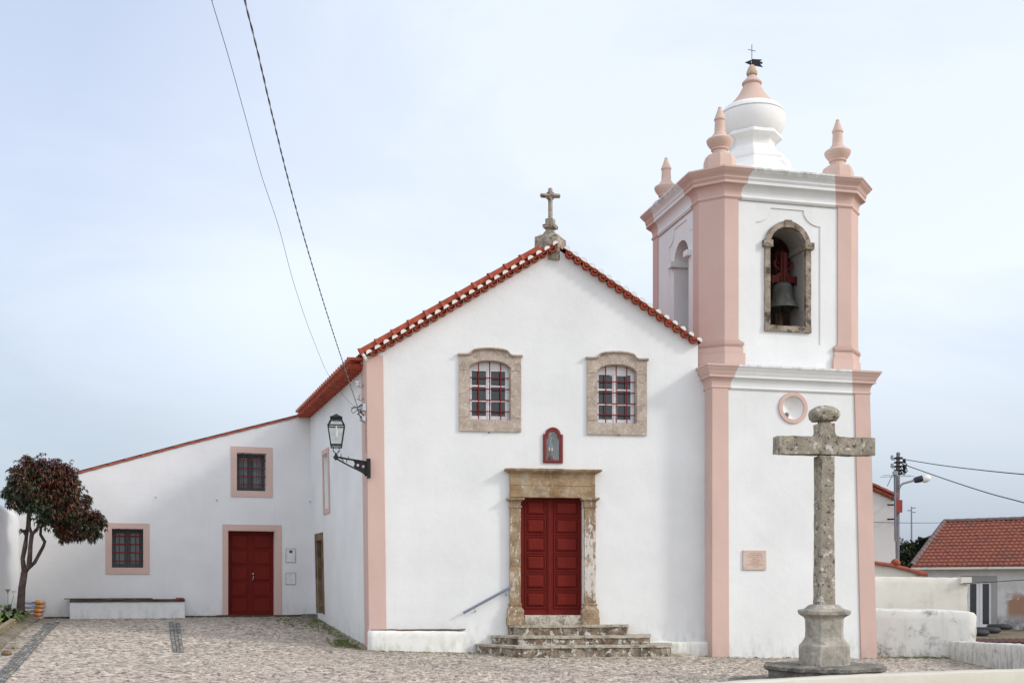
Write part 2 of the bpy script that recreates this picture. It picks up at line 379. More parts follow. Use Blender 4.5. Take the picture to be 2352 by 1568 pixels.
M['rubber'] = plain('tyre_rubber', (.02, .02, .022), .7)
M['rust'] = plain('rusty_sheet', (.10, .035, .028), .8, var=.5, vs=12)
M['lamp_glass'] = None
m, nt, bs = newmat('lantern_glass')
tr = N(nt, 'ShaderNodeBsdfTransparent', {0: (.93, .95, .94, 1)}); gl = N(nt, 'ShaderNodeBsdfGlossy', {'Roughness': .05})
ms = N(nt, 'ShaderNodeMixShader', {0: .08}); nt.links.new(tr.outputs[0], ms.inputs[1]); nt.links.new(gl.outputs[0], ms.inputs[2])
nt.links.new(ms.outputs[0], nt.nodes['Material Output'].inputs[0]); M['lamp_glass'] = m

# ground: irregular limestone cobbles
m, nt, bs = newmat('cobbles'); M['cobbles'] = m
tcn = nt.nodes.new('ShaderNodeTexCoord')
wob = N(nt, 'ShaderNodeTexNoise', {'Vector': tcn.outputs['Object'], 'Scale': 3.0, 'Detail': 2.})
va = N(nt, 'ShaderNodeVectorMath', {0: wob.outputs['Color']}, operation='SCALE'); va.inputs['Scale'].default_value = .10
vb = N(nt, 'ShaderNodeVectorMath', {0: tcn.outputs['Object'], 1: va.outputs[0]}, operation='ADD')
fl = N(nt, 'ShaderNodeMapping', {0: vb.outputs[0], 'Scale': (1, 1, 0.0)}).outputs[0]
vd = N(nt, 'ShaderNodeTexVoronoi', {'Vector': fl, 'Scale': 11.0, 'Randomness': .85}, feature='DISTANCE_TO_EDGE')
vc = N(nt, 'ShaderNodeTexVoronoi', {'Vector': fl, 'Scale': 11.0, 'Randomness': .8}, feature='F1')
sr = N(nt, 'ShaderNodeSeparateColor', {0: vc.outputs['Color']})
big = noi(nt, fl, .45, 5, .6); mid = noi(nt, fl, 2.2, 5, .65)
acell = N(nt, 'ShaderNodeAttribute', attribute_name='cell').outputs['Fac']; ajoint = N(nt, 'ShaderNodeAttribute', attribute_name='joint').outputs['Fac']; adense = N(nt, 'ShaderNodeAttribute', attribute_name='dense').outputs['Fac']
def mixf(f, a, b):
    n = N(nt, 'ShaderNodeMix', {0: f, 2: a, 3: b}); return n.outputs[0]
cellv = mixf(adense, sr.outputs[0], acell); edgev = mixf(adense, maprange(nt, vd.outputs['Distance'], .01, .075), maprange(nt, ajoint, .10, .50))
c = ramp(nt, cellv, [(0, (.11, .098, .09)), (.16, (.31, .265, .22)), (.6, (.455, .392, .325)), (1, (.64, .57, .485))])
c = mixc(nt, maprange(nt, big, .40, .66, .0, .30), c, (.38, .34, .30))
c = mixc(nt, maprange(nt, mid, .56, .80, .0, .28), c, (.28, .255, .23))
c = mixc(nt, maprange(nt, noi(nt, fl, 26, 3, .6), .60, .72, 0, .6), c, (.13, .11, .10))
edge = maprange(nt, vd.outputs['Distance'], .01, .075)
c = mixc(nt, edgev, (.075, .062, .052), c)
at = N(nt, 'ShaderNodeAttribute', attribute_name='moss')
mossm = math_(nt, 'MULTIPLY', at.outputs['Fac'], maprange(nt, noi(nt, fl, 5.5, 5, .7), .40, .58))
c = mixc(nt, mossm, c, mixc(nt, noi(nt, fl, 14, 3), (.10, .115, .03), (.20, .165, .085)))
ad = N(nt, 'ShaderNodeAttribute', attribute_name='dirt')
c = mixc(nt, math_(nt, 'MULTIPLY', ad.outputs['Fac'], maprange(nt, mid, .25, .7, .4, .9)), c, (.15, .135, .12))
ae = N(nt, 'ShaderNodeAttribute', attribute_name='earth')
c = mixc(nt, ae.outputs['Fac'], c, ramp(nt, noi(nt, fl, 1.2, 6, .7), [(.3, (.10, .075, .045)), (.5, (.19, .15, .10)), (.7, (.10, .12, .045))]))
nt.links.new(c, bs.inputs['Base Color']); bs.inputs['Roughness'].default_value = .85; bs.inputs['Specular IOR Level'].default_value = .3
bump(nt, bs, [(noi(nt, fl, 40, 3, .6), .5), (noi(nt, fl, 14, 3, .6), .5)], .008, .8)
m, nt, bs = newmat('dark_setts'); M['setts'] = m
co = coords(nt); 
vd = N(nt, 'ShaderNodeTexVoronoi', {'Vector': co, 'Scale': 8.5, 'Randomness': .45}, feature='DISTANCE_TO_EDGE')
vc = N(nt, 'ShaderNodeTexVoronoi', {'Vector': co, 'Scale': 8.5, 'Randomness': .45}, feature='F1')
sr = N(nt, 'ShaderNodeSeparateColor', {0: vc.outputs['Color']})
c = ramp(nt, sr.outputs[0], [(0, (.10, .11, .11)), (.6, (.17, .185, .18)), (1, (.27, .28, .26))])
c = mixc(nt, maprange(nt, vd.outputs['Distance'], .03, .09), (.04, .04, .035), c)
nt.links.new(c, bs.inputs['Base Color']); bs.inputs['Roughness'].default_value = .8
bump(nt, bs, [(maprange(nt, vd.outputs['Distance'], 0, .14), 1.0)], .02)

# ------------------------------------------------------------------ frames
FAC = Pl(-3.074, 24.126, 8.3)            # church front
SID = Pl(-3.074, 24.126, 108.9)          # church side wall (+y is outwards, to the left)
TY = 13.4
TC = (5.85, 27.50)                       # tower centre
TM = Matrix.Translation((TC[0], TC[1], 0)) @ Matrix.Rotation(R(TY), 4, 'Z')
TUP = Pl(4.767, 25.3, TY)                # belfry front plane
TLO = Pl(4.414, 24.80, TY)               # lower tower front plane
ANX = Pl(-5.70, 31.80, 19.0)             # annex front

# ------------------------------------------------------------------ ground
ctrl = [(-3.07,24.1,.20),(-5.7,31.8,.69),(-12.5,29.5,.70),(-9,30.7,.70),(-4.37,27.9,.43),(-.33,23.4,.085),(1.6,23.4,.06),(3.4,24,.05),
        (4.4,25,.0),(8.2,26,-.09),(10.0,26.1,-.11),(9.8,22.9,-.12),(5.4,19.5,-.13),(5,16.5,-.15),(1.5,16,-.05),(-1.5,23.9,.13),
        (-8,20,.30),(-4,18,.08),(0,18,.0),(0,20.5,.02),(-10,24,.52),(-6,26,.42),(-12,18,.38),(-12,26,.64),(4,12,-.1),(-6,12,.1),(9,20,-.14)]
cp = np.array([(a, b) for a, b, _ in ctrl]); cz = np.array([z for *_, z in ctrl]); nC = len(ctrl)
def _phi(r): return r**2 * np.log(r + 1e-9)
D = np.linalg.norm(cp[:, None] - cp[None], axis=2)
A = np.zeros((nC+3, nC+3)); A[:nC, :nC] = _phi(D) + np.eye(nC) * .8
A[:nC, nC] = 1; A[:nC, nC+1:] = cp; A[nC, :nC] = 1; A[nC+1:, :nC] = cp.T
W_ = np.linalg.solve(A, np.concatenate([cz, np.zeros(3)]))
def gz(x, y):
    x = np.atleast_1d(np.asarray(x, float)); y = np.atleast_1d(np.asarray(y, float))
    xc = np.clip(x, -14, 10.5); yc = np.clip(y, 11, 33)
    r = np.sqrt((xc[:, None]-cp[:, 0])**2 + (yc[:, None]-cp[:, 1])**2)
    z = _phi(r) @ W_[:nC] + W_[nC] + xc*W_[nC+1] + yc*W_[nC+2]
    # land falls behind the low walls on the right
    f = np.clip((y - 26.9) / 2.0, 0, 1) * np.clip((x - 7.6) / 1.0, 0, 1)
    g = np.clip((x - (9.6 + (26.2 - y) * 0.12) - .9) / .5, 0, 1) * np.clip((y - 20) / 2, 0, 1)
    f = np.maximum(f, g)
    z = z * (1 - f) + (-.42) * f
    far = np.clip((y - 36) / 30, 0, 1)
    z = z * (1 - far) - .42 * far
    # far country a little lower
    z = z - np.clip((y - 80) / 300, 0, 1) * 6
    return z
def gz1(x, y): return float(gz(x, y)[0])
xs = np.concatenate([[-900,-400,-200,-100,-60,-40,-28,-20], np.arange(-15, 12.01, .25), [13,15,18,22,28,36,46,60,90,140,250,500,900]])
ys = np.concatenate([[-300,-100,-40,-15,-5,2,6,9], np.arange(11, 34.01, .25), [35,36.5,38,40,43,47,52,58,66,80,110,150,200,300,450,700,1200,2500]])
XX, YY = np.meshgrid(xs, ys); ZZ = gz(XX.ravel(), YY.ravel())
nx, ny = len(xs), len(ys)
vs = np.column_stack([XX.ravel(), YY.ravel(), ZZ])
idx = np.arange(nx * ny).reshape(ny, nx)
fs = np.stack([idx[:-1, :-1], idx[:-1, 1:], idx[1:, 1:], idx[1:, :-1]], -1).reshape(-1, 4)
DX0, DX1, DY0, DY1 = -13.0, 10.0, 16.25, 32.25      # region covered by the dense cobble sheet
ci = (vs[fs][:, :, 0].min(1) >= DX0-1e-6) & (vs[fs][:, :, 0].max(1) <= DX1+1e-6) & (vs[fs][:, :, 1].min(1) >= DY0-1e-6) & (vs[fs][:, :, 1].max(1) <= DY1+1e-6)
fs = fs[~ci]
st = .026
dx = np.arange(DX0, DX1+1e-6, (DX1-DX0)/round((DX1-DX0)/st)); dy = np.arange(DY0, DY1+1e-6, (DY1-DY0)/round((DY1-DY0)/st))
DXX, DYY = np.meshgrid(dx, dy); px_, py_ = DXX.ravel(), DYY.ravel()
# base height interpolated from the coarse sheet so that the two meet
zc_grid = ZZ.reshape(ny, nx)
ix = np.clip(np.searchsorted(xs, px_, side='right')-1, 0, nx-2); iy = np.clip(np.searchsorted(ys, py_, side='right')-1, 0, ny-2)
tx = (px_-xs[ix])/(xs[ix+1]-xs[ix]); ty = (py_-ys[iy])/(ys[iy+1]-ys[iy])
zb_d = zc_grid[iy, ix]*(1-tx)*(1-ty) + zc_grid[iy, ix+1]*tx*(1-ty) + zc_grid[iy+1, ix]*(1-tx)*ty + zc_grid[iy+1, ix+1]*tx*ty
cs = .084; rgn = np.random.default_rng(3); NG = 512
jx = rgn.random((NG, NG))*.8+.1; jy = rgn.random((NG, NG))*.8+.1; jr = rgn.random((NG, NG)); jh = rgn.random((NG, NG))
wx = px_ + .04*np.sin(py_*2.3+px_) ; wy = py_ + .05*np.sin(px_*1.7)
gx = np.floor(wx/cs).astype(int); gy = np.floor(wy/cs).astype(int)
d1 = np.full(len(px_), 9.); d2 = d1.copy(); cid = np.zeros(len(px_)); chh = np.zeros(len(px_))
for a_ in (-1, 0, 1):
    for b_ in (-1, 0, 1):
        cx_, cy_ = gx+a_, gy+b_; mx_, my_ = cx_ % NG, cy_ % NG
        d_ = np.hypot(wx-(cx_+jx[mx_, my_])*cs, (wy-(cy_+jy[mx_, my_])*cs)*1.0)
        cl = d_ < d1; d2 = np.where(cl, d1, np.minimum(d2, d_)); cid = np.where(cl, jr[mx_, my_], cid); chh = np.where(cl, jh[mx_, my_], chh); d1 = np.where(cl, d_, d1)
jd = np.clip((d2-d1)/(cs*.42), 0, 1)
fade = np.clip(np.minimum.reduce([px_-DX0, DX1-px_, py_-DY0, DY1-py_])/.1, 0, 1)
hh = ((jd**.6 - .75)*.018 + (chh-.5)*.024) * fade
nc = len(vs); dn_x, dn_y = len(dx), len(dy)
idn = np.arange(dn_x*dn_y).reshape(dn_y, dn_x) + nc
fsd = np.stack([idn[:-1, :-1], idn[:-1, 1:], idn[1:, 1:], idn[1:, :-1]], -1).reshape(-1, 4)
vs = np.vstack([vs, np.column_stack([px_, py_, zb_d+hh])]); fs = np.vstack([fs, fsd])
me = bpy.data.meshes.new('ground'); me.vertices.add(len(vs)); me.vertices.foreach_set('co', vs.ravel().astype(np.float32))
me.loops.add(len(fs)*4); me.loops.foreach_set('vertex_index', fs.ravel().astype(np.int32)); me.polygons.add(len(fs)); me.polygons.foreach_set('loop_start', (np.arange(len(fs))*4).astype(np.int32))
me.update(calc_edges=True); me.materials.append(M['cobbles'])
cellA = np.concatenate([np.full(nc, .5), cid]); jointA = np.concatenate([np.full(nc, 1.), jd]); denseA = np.concatenate([np.zeros(nc), fade])
def seg_d(px, py, a, b):
    a = np.array(a); b = np.array(b); d = b - a
    t = np.clip(((px - a[0]) * d[0] + (py - a[1]) * d[1]) / (d @ d), 0, 1)
    return np.hypot(px - a[0] - t * d[0], py - a[1] - t * d[1])
X_, Y_ = vs[:, 0], vs[:, 1]
d_side = seg_d(X_, Y_, (-3.0, 24.0), (-5.6, 31.6)); d_anx = seg_d(X_, Y_, (-5.6, 31.7), (-12.8, 29.3))
d_fac = seg_d(X_, Y_, (-3.0, 24.0), (4.5, 25.1)); d_tow = seg_d(X_, Y_, (4.4, 24.9), (8.4, 25.9)); d_wa = seg_d(X_, Y_, (8.4, 25.9), (10.2, 26.1))
d_step = seg_d(X_, Y_, (-.3, 23.4), (3.4, 23.9)); d_b = seg_d(X_, Y_, (10.1, 26), (9.7, 22)); d_bed = seg_d(X_, Y_, (-12.1, 28.5), (-9.2, 20))
moss = np.maximum.reduce([.85*np.exp(-d_side/.35), .8*np.exp(-d_fac/.25), .9*np.exp(-d_tow/.5), .9*np.exp(-d_wa/.5), .6*np.exp(-d_step/.2), .5*np.exp(-d_anx/.3), .7*np.exp(-d_b/.5), .3*np.exp(-d_bed/.4)])
moss = np.clip(moss, 0, 1)
dirt = np.clip(.75*np.exp(-d_anx/2.2) + .45*np.exp(-d_side/1.6) + .35*np.exp(-d_tow/.9) + .35*np.exp(-d_fac/.6) + .5*np.exp(-d_bed/.7), 0, .8)
earth = np.clip(np.maximum((X_ - 10.4) / .6, (Y_ - 33.5) / .8), 0, 1)
for nm, arr in (('moss', moss), ('dirt', dirt), ('earth', earth), ('cell', cellA), ('joint', jointA), ('dense', denseA)):
    a = me.attributes.new(nm, 'FLOAT', 'POINT'); a.data.foreach_set('value', arr.astype(np.float32))
me.polygons.foreach_set('use_smooth', [True]*len(me.polygons))
go = bpy.data.objects.new('ground', me); C.objects.link(go); go['kind'] = 'structure'

def draped(name, quad_pts, mat, lift=.004, n=(24, 3)):
    """sheet draped on the ground between two polylines"""
    a, b = quad_pts; vs = []; fs = []
    for i in range(n[0]+1):
        t = i / n[0] * (len(a)-1); k = min(int(t), len(a)-2); f = t - k
        p = Vector(a[k]).lerp(Vector(a[k+1]), f); q = Vector(b[k]).lerp(Vector(b[k+1]), f)
        for j in range(n[1]+1):
            r = p.lerp(q, j/n[1]); vs.append((r.x, r.y, gz1(r.x, r.y) + lift))
    w = n[1]+1
    for i in range(n[0]):
        for j in range(n[1]): fs.append((i*w+j, i*w+j+1, (i+1)*w+j+1, (i+1)*w+j))
    mb = MB(); mb.add(vs, fs); return mb.build(name, mat)
def gp(px, py):
    """ground point seen at a pixel"""
    Y = 20.
    for _ in range(60):
        z = gz1((px-CX)/FP*Y, Y); Yn = (EYE - z) * FP / (py - HY); Y = .7*Y + .3*Yn
    return ((px-CX)/FP*Y, Y)
def sett_strip(a, b, nrow=3):
    o = draped('paving_strip', (a, b), plain('dark_joint', (.05, .048, .04), .9), lift=.014); o['kind'] = 'structure'
    Lt = sum((Vector(a[i+1])-Vector(a[i])).length for i in range(len(a)-1)); n = int(Lt/.15); mb = MB(); r_ = random.Random(4)
    def pt(f, g):
        t = f*(len(a)-1); k = min(int(t), len(a)-2); q = t-k
        p = Vector(a[k]).lerp(Vector(a[k+1]), q).lerp(Vector(b[k]).lerp(Vector(b[k+1]), q), g); return (p.x, p.y, gz1(p.x, p.y))
    for i in range(n):
        for j in range(nrow):
            e = .008*r_.random(); f0 = (i+.06+e)/n; f1 = (i+.94-e)/n; g0 = (j+.08)/nrow; g1 = (j+.92)/nrow; sh_ = r_.uniform(-.2, .2)/n + (j%2)*.5/n; f0 = min(max(f0+sh_, 0), 1); f1 = min(f1+sh_, 1)
            h = .012 + r_.uniform(0, .010); q = [pt(f0, g0), pt(f1, g0), pt(f1, g1), pt(f0, g1)]; h += .012; m_ = r_.choice([0, 0, 1, 2])
            mb.loft([[(x, y, z-.01) for x, y, z in q], [(x, y, z+h) for x, y, z in q]], m=m_)
    o2 = mb.build('setts', [plain('sett_a', (.18, .172, .155), .8, spec=.15, var=.3), plain('sett_b', (.27, .26, .235), .8, var=.3), plain('sett_c', (.11, .12, .12), .8, var=.3)], o)
a = [gp(388, 1428), gp(392, 1460), gp(398, 1497)]; b = [gp(412, 1428), gp(417, 1460), gp(422, 1497)]
sett_strip(a, b)
a = [gp(112, 1428), gp(60, 1478), gp(2, 1540)]; b = [gp(138, 1428), gp(90, 1478), gp(36, 1540)]
a.append(((a[2][0]*2-a[1][0]), (a[2][1]*2-a[1][1]))); b.append(((b[2][0]*2-b[1][0]), (b[2][1]*2-b[1][1])))
sett_strip(a, b, 4)

# ------------------------------------------------------------------ tiles helpers
def half_tube(mb, p, axis, up, r0, r1, L, a0, a1, th=.014, m=0, n=8, plug=None, plug_in=.012):
    axis = Vector(axis).normalized(); up = Vector(up).normalized(); side = axis.cross(up).normalized(); p = Vector(p)
    rings = []
    for (q, r) in ((p, r0), (p + axis * L, r1)):
        rings.append([q + rr*(math.cos(t)*side + math.sin(t)*up) for rr in (r,) for t in [R(a0 + (a1-a0)*i/n) for i in range(n+1)]]
                   + [q + rr*(math.cos(t)*side + math.sin(t)*up) for rr in (r - th,) for t in [R(a1 + (a0-a1)*i/n) for i in range(n+1)]])
    k = len(rings[0]); vs = rings[0] + rings[1]; fs = []
    for j in range(k): fs.append((j, (j+1) % k, k + (j+1) % k, k + j))
    for i in range(n):
        fs.append((i, i+1, k-2-i, k-1-i)); fs.append((k+i, k+i+1, k+k-2-i, k+k-1-i))
    mb.add(vs, fs, m)
    if plug is not None:
        c = p + axis * plug_in
        pts = [c + (r0-th*.5)*(math.cos(t)*side + math.sin(t)*up) for t in [R(a0 + (a1-a0)*i/n) for i in range(n+1)]]
        pts2 = [q + axis * .05 for q in pts]
        mb.loft([pts, pts2], m=plug)

# ------------------------------------------------------------------ church nave
church = thing('church', 'white village church front with gabled tile roof and dark red double door', 'church', FAC.M)
# facade shape from the building's own outline
def fu(px, py, y=0): return FAC.uz(px, py, y)
gl_ = fu(834, 812); ga_ = fu(1272, 566); gr_ = fu(1612, 790)
def arched(px0, px1, pt, pside, pb, y=0, n=10, fr=FAC, inset=0.):
    """segmental-headed opening outline from its corners"""
    u0, zb = fr.uz(px0, pb, y); u1 = fr.u(px1, y)
    zs = fr.z((px0+px1)/2, pside, y); zt = fr.z((px0+px1)/2, pt, y)
    u0 += inset; u1 -= inset; zb += inset; zt -= inset
    w = (u1-u0)/2; c = (u0+u1)/2; pts = [(u0, zb), (u1, zb)]
    for i in range(n+1):
        t = i / n; x = u1 - (u1-u0)*t; s = (x-c)/w
        z = zs + (zt-zs)*(1 - abs(s)**2.4) ** .75 if abs(s) < 1 else zs
        pts.append((x, z))
    return pts
WINS = [dict(o=(1055, 1197, 800, 988), i=(1077, 1173, 827, 843, 963)), dict(o=(1349, 1486, 808, 996), i=(1370, 1462, 836, 852, 971))]
door_hole = [fu(1196, 1411), fu(1338, 1411), fu(1338, 1141), fu(1196, 1141)]
holes = [door_hole]
for w in WINS: holes.append(arched(*w['i'][:4], w['i'][4]))
nu0, nz0 = fu(1252, 1058); nu1, nz1 = fu(1289, 1058); nzt = fu(1270, 986)[1]; nzs = fu(1270, 1004)[1]
niche_hole = [(nu0, nz0), (nu1, nz0)] + arc((nu0+nu1)/2, nzs, (nu1-nu0)/2, nzt-nzs, 0, 180, 12)
holes.append(niche_hole)
mb = MB(FAC.M)
zce = fu(1606, 862)[1]; uce = fu(1603, 800)[0]
mb.panel([(.10, -.4), (8.2, -.4), (8.2, zce), (uce, zce), (uce, fu(1603, 784)[1]), (ga_[0], ga_[1]), (.10, gl_[1]+.08)], holes, 0, .7)
mb.build('wall', M['white'], church)
# side wall, leaning slightly outwards as it rises
def lean(v): return v
SH = Matrix(((1,0,0,0),(0,1,.022,-.022*6.35),(0,0,1,0),(0,0,0,1)))
SM = SID.M @ SH
SHy = lambda z: .022*(z-6.35)
sw = [SID.uz(739.5, 1037, SHy(4.6)), SID.uz(755, 1174, SHy(3.4))]
swu0, swu1 = SID.u(758, SHy(4)), SID.u(744, SHy(4))
# real rectangle of the blind window and the stone side door
bw = dict(u0=SID.u(762, SHy(4)), u1=SID.u(747.5, SHy(4)), zt=SID.z(754, 1027, SHy(4.6)), zb=SID.z(762, 1174, SHy(3.2)))
bw = dict(u0=3.85, u1=5.15, zt=4.92, zb=3.28)
u_a = SID.u(757.5, SHy(4.2)); u_b = SID.u(743, SHy(4.2))
bw['u0'], bw['u1'] = u_a, u_b
bw['zt'] = SID.z(753.8, 1027, SHy(4.8)); bw['zb'] = SID.z(762, 1175, SHy(3.2))
sd = dict(u0=SID.u(744.5, SHy(1.7)), u1=SID.u(727.5, SHy(1.7)), zt=SID.z(742, 1221, SHy(2.8)), zb=SID.z(746, 1409, SHy(.9)))
mb = MB(SM)
fw = .13
mb.panel([(.02, -.3), (18, -.3), (18, 6.42), (.02, 6.42)],
         [[(bw['u0']+fw, bw['zb']+fw), (bw['u1']-fw, bw['zb']+fw), (bw['u1']-fw, bw['zt']-fw), (bw['u0']+fw, bw['zt']-fw)],
          [(sd['u0']+.12, sd['zb']), (sd['u1']-.12, sd['zb']), (sd['u1']-.12, sd['zt']-.2), (sd['u0']+.12, sd['zt']-.2)]], 0, -.6)
mb.box(bw['u0']+fw, bw['u1']-fw, -.5, -.22, bw['zb']+fw, bw['zt']-fw)
mb.build('wall', M['white'], church)
mb = MB(SM)
mb.panel([(bw['u0'], bw['zb']), (bw['u1'], bw['zb']), (bw['u1'], bw['zt']), (bw['u0'], bw['zt'])],
         [[(bw['u0']+fw, bw['zb']+fw), (bw['u1']-fw, bw['zb']+fw), (bw['u1']-fw, bw['zt']-fw), (bw['u0']+fw, bw['zt']-fw)]], .004, .03)
mb.build('blind_window', M['pink'], church, bevel=.004)
mb = MB(SM)
mb.panel([(sd['u0'], sd['zb']), (sd['u0']+.12, sd['zb']), (sd['u0']+.12, sd['zt']-.2), (sd['u1']-.12, sd['zt']-.2), (sd['u1']-.12, sd['zb']), (sd['u1'], sd['zb']), (sd['u1'], sd['zt']), (sd['u0'], sd['zt'])], [], .003, .035)
mb.panel([(sd['u0']+.1, sd['zb']), (sd['u0']+.13, sd['zb']), (sd['u0']+.13, sd['zt']-.21), (sd['u1']-.13, sd['zt']-.21), (sd['u1']-.13, sd['zb']), (sd['u1']-.1, sd['zb']), (sd['u1']-.1, sd['zt']-.19), (sd['u0']+.1, sd['zt']-.19)], [], -.004, -.4)
dd = mb.build('side_door_surround', M['stone_brown'], church, bevel=.004)
mb = MB(SM)
mb.box(sd['u0']+.135, sd['u1']-.135, -.42, -.36, sd['zb'], sd['zt']-.215)
for k in range(5):
    x = sd['u0']+.14 + k*(sd['u1']-sd['u0']-.28)/5
    mb.box(x+.01, x+(sd['u1']-sd['u0']-.28)/5-.01, -.36, -.345, sd['zb']+.02, sd['zt']-.25)
mb.build('side_door', M['stone_brown'], church)
# far/right walls closing the nave
s_dir = Vector((math.cos(R(108.9)), math.sin(R(108.9)), 0))
def alongside(u, t, z): return FAC.w(u, 0, z) + s_dir * t
mb = MB()
v = [alongside(8.0, .6, -.3), alongside(8.0, 18, -.3), alongside(8.0, 18, gr_[1]-.4), alongside(8.0, .6, gr_[1]-.4)]
v2 = [p + Vector((-.5, .1, 0)) for p in v]; mb.loft([v, v2])
v = [alongside(0, 17.6, -.3), alongside(8, 17.6, -.3), alongside(8, 17.6, gr_[1]-.4), alongside(ga_[0], 17.6, ga_[1]-.1), alongside(0, 17.6, gl_[1]-.1)]
mb.loft([v, [p + s_dir * .4 for p in v]])
mb.build('wall', M['white'], church)
# corner pilaster
mb = MB()
bl, tl = fu(847, 1490, -.05), fu(841, 817, -.05); br, tr_ = fu(888, 1490, -.05), fu(880, 817, -.05)
def side_pt(px, z): 
    u = SID.u(px, SHy(z)+.04); return SID.M @ Vector((u, SHy(z)+.04, z))
zb_, zt_ = -.2, gl_[1]-.03
def lerp_z(b, t, z): 
    f = (z - b[1]) / (t[1]-b[1]); return b[0] + (t[0]-b[0]) * f
ring = []
for z in [zb_ + (zt_-zb_)*i/6 for i in range(7)]:
    uL = lerp_z(bl, tl, z); uR = lerp_z(br, tr_, z)
    f = (z - .2) / (6.4)
    ps = side_pt(837.5 + (828.5-837.5)*f, z)
    A0 = FAC.w(uL, -.05, z); B0 = FAC.w(uR, -.05, z); C0 = FAC.w(uR, .3, z); D0 = FAC.w(uL+.5, .5, z); E0 = ps + Vector((.3, 0.05, 0))
    ring.append([A0, B0, C0, D0, E0, ps])
mb.loft(ring)
mb.build('corner_pilaster', M['pink'], church, bevel=.008)
# low ledge blocks at the foot of the front
mb = MB(FAC.M)
u0 = fu(850, 1447, -.16)[0]; u1 = fu(1072, 1447, -.16)[0]; z0l = fu(860, 1446, -.16)[1]; z0r = fu(1070, 1448, -.16)[1]
mb.loft([[(u0-.06, .05, -.3), (u0-.06, -.10, -.3), (u0+.02, -.18, -.3), (u1, -.16, -.3), (u1, .05, -.3)],
         [(u0-.05, .05, z0l-.05), (u0-.05, -.08, z0l-.05), (u0+.03, -.155, z0l-.05), (u1-.01, -.135, z0r-.05), (u1-.01, .05, z0r-.05)],
         [(u0-.03, .05, z0l), (u0-.03, -.05, z0l), (u0+.05, -.12, z0l-.005), (u1-.03, -.11, z0r-.005), (u1-.03, .05, z0r)]])
mb.build('plinth_ledge', M['white_low'], church, rough=(.12, .012), smooth=50)
mb = MB(FAC.M); mb.prism([(fu(852, 1446, -.1)[0], .0), (fu(852, 1446, -.1)[0], -.07), (fu(1069, 1446, -.1)[0], -.125), (fu(1069, 1446, -.1)[0], .0)], z0l-.002, z0l+.016); mb.build('ledge_flashing', M['stone_brown'], church, rough=(.12, .010))
mb = MB(FAC.M)
u0 = fu(1470, 1472, -.22)[0]; u1 = fu(1636, 1472, -.22)[0]; zt0 = fu(1500, 1471, -.22)[1]; zt1 = fu(1630, 1473, -.22)[1]
mb.loft([[(u0, .05, -.3), (u0, -.24, -.3), (u1+.2, -.24, -.3), (u1+.2, .05, -.3)],
         [(u0, .05, zt0-.03), (u0, -.22, zt0-.03), (u1+.2, -.22, zt1-.03), (u1+.2, .05, zt1-.03)],
         [(u0, .05, zt0), (u0, -.19, zt0), (u1+.2, -.19, zt1), (u1+.2, .05, zt1)]])
mb.build('plinth_ledge', M['white_low'], church, rough=(.12, .012), smooth=50)
# roof: corrugated slopes
def corrugated(mb, A, B, s_len, n_rows, amp, segs, th=.02, m=0):
    """A->B slope line polyline (top to eave), extended along s_dir"""
    pts = []
    cols = n_rows * segs
    for i in range(cols + 1):
        t = s_len * i / cols; ph = (i % segs) / segs
        h = amp * abs(math.sin(PI * ph)) ** .7 if (i // segs) % 1 == 0 else 0
        row = [p + s_dir * t + Vector((0, 0, h)) for p in A]
        pts.append(row)
    n = len(A)
    vs = [p for r in pts for p in r]; fs = []
    for i in range(cols):
        for j in range(n-1): fs.append((i*n+j, i*n+j+1, (i+1)*n+j+1, (i+1)*n+j))
    mb.add(vs, fs, m)
nl = Vector((math.cos(R(198.9)), math.sin(R(198.9)), 0))   # outwards (left) from the side wall
mb = MB()
rid = FAC.w(ga_[0], -.02, ga_[1] + .06); le = FAC.w(gl_[0], -.02, gl_[1] + .02)
corrugated(mb, [rid, rid.lerp(le, .5), le], None, 18.5, 88, .07, 6)
ri = FAC.w(fu(1601, 780)[0], -.02, fu(1601, 780)[1])
corrugated(mb, [rid, rid.lerp(ri, .5), ri], None, 18.5, 88, .05, 6)
for i in range(40):   # ridge tiles
    half_tube(mb, rid + s_dir * (.5 + i*.45), s_dir, (0,0,1), .12, .10, .5, 0, 180)
roof = mb.build('roof', M['terracotta'], church)
# eave of tiles over the side wall
mb = MB()
n_e = 27
for i in range(n_e):
    t = .48 + i * .288
    base = SID.M @ Vector((t, .36, 6.37)); inn = -nl
    half_tube(mb, base + Vector((0,0,.0)), inn, (0,0,1), .125, .115, .60, 180, 360, m=0)
    half_tube(mb, base + s_dir*.144 + nl*.03 + Vector((0,0,.05)), inn + Vector((0,0,.12)), (0,0,1), .070, .070, .60, -10, 190, m=0, plug=1, plug_in=.0)
A = [SID.M @ Vector((.42 + 8.1*i/10, .02, 6.36)) for i in range(11)]
B = [SID.M @ Vector((.42 + 8.1*i/10, .02, 6.50)) for i in range(11)]
C_ = [SID.M @ Vector((.42 + 8.1*i/10, -.55, 6.60)) for i in range(11)]
mb.loft([A, B, C_], False, False, closed=False)
# end tile lying along the front edge of the eave
half_tube(mb, SID.M @ Vector((.36, .39, 6.42)), -nl + Vector((0,0,.03)), (0,0,1), .08, .085, .62, 0, 180, m=0, plug=1)
mb.build('side_eave', [M['terracotta'], M['mortar_grey']], church, smooth=40)
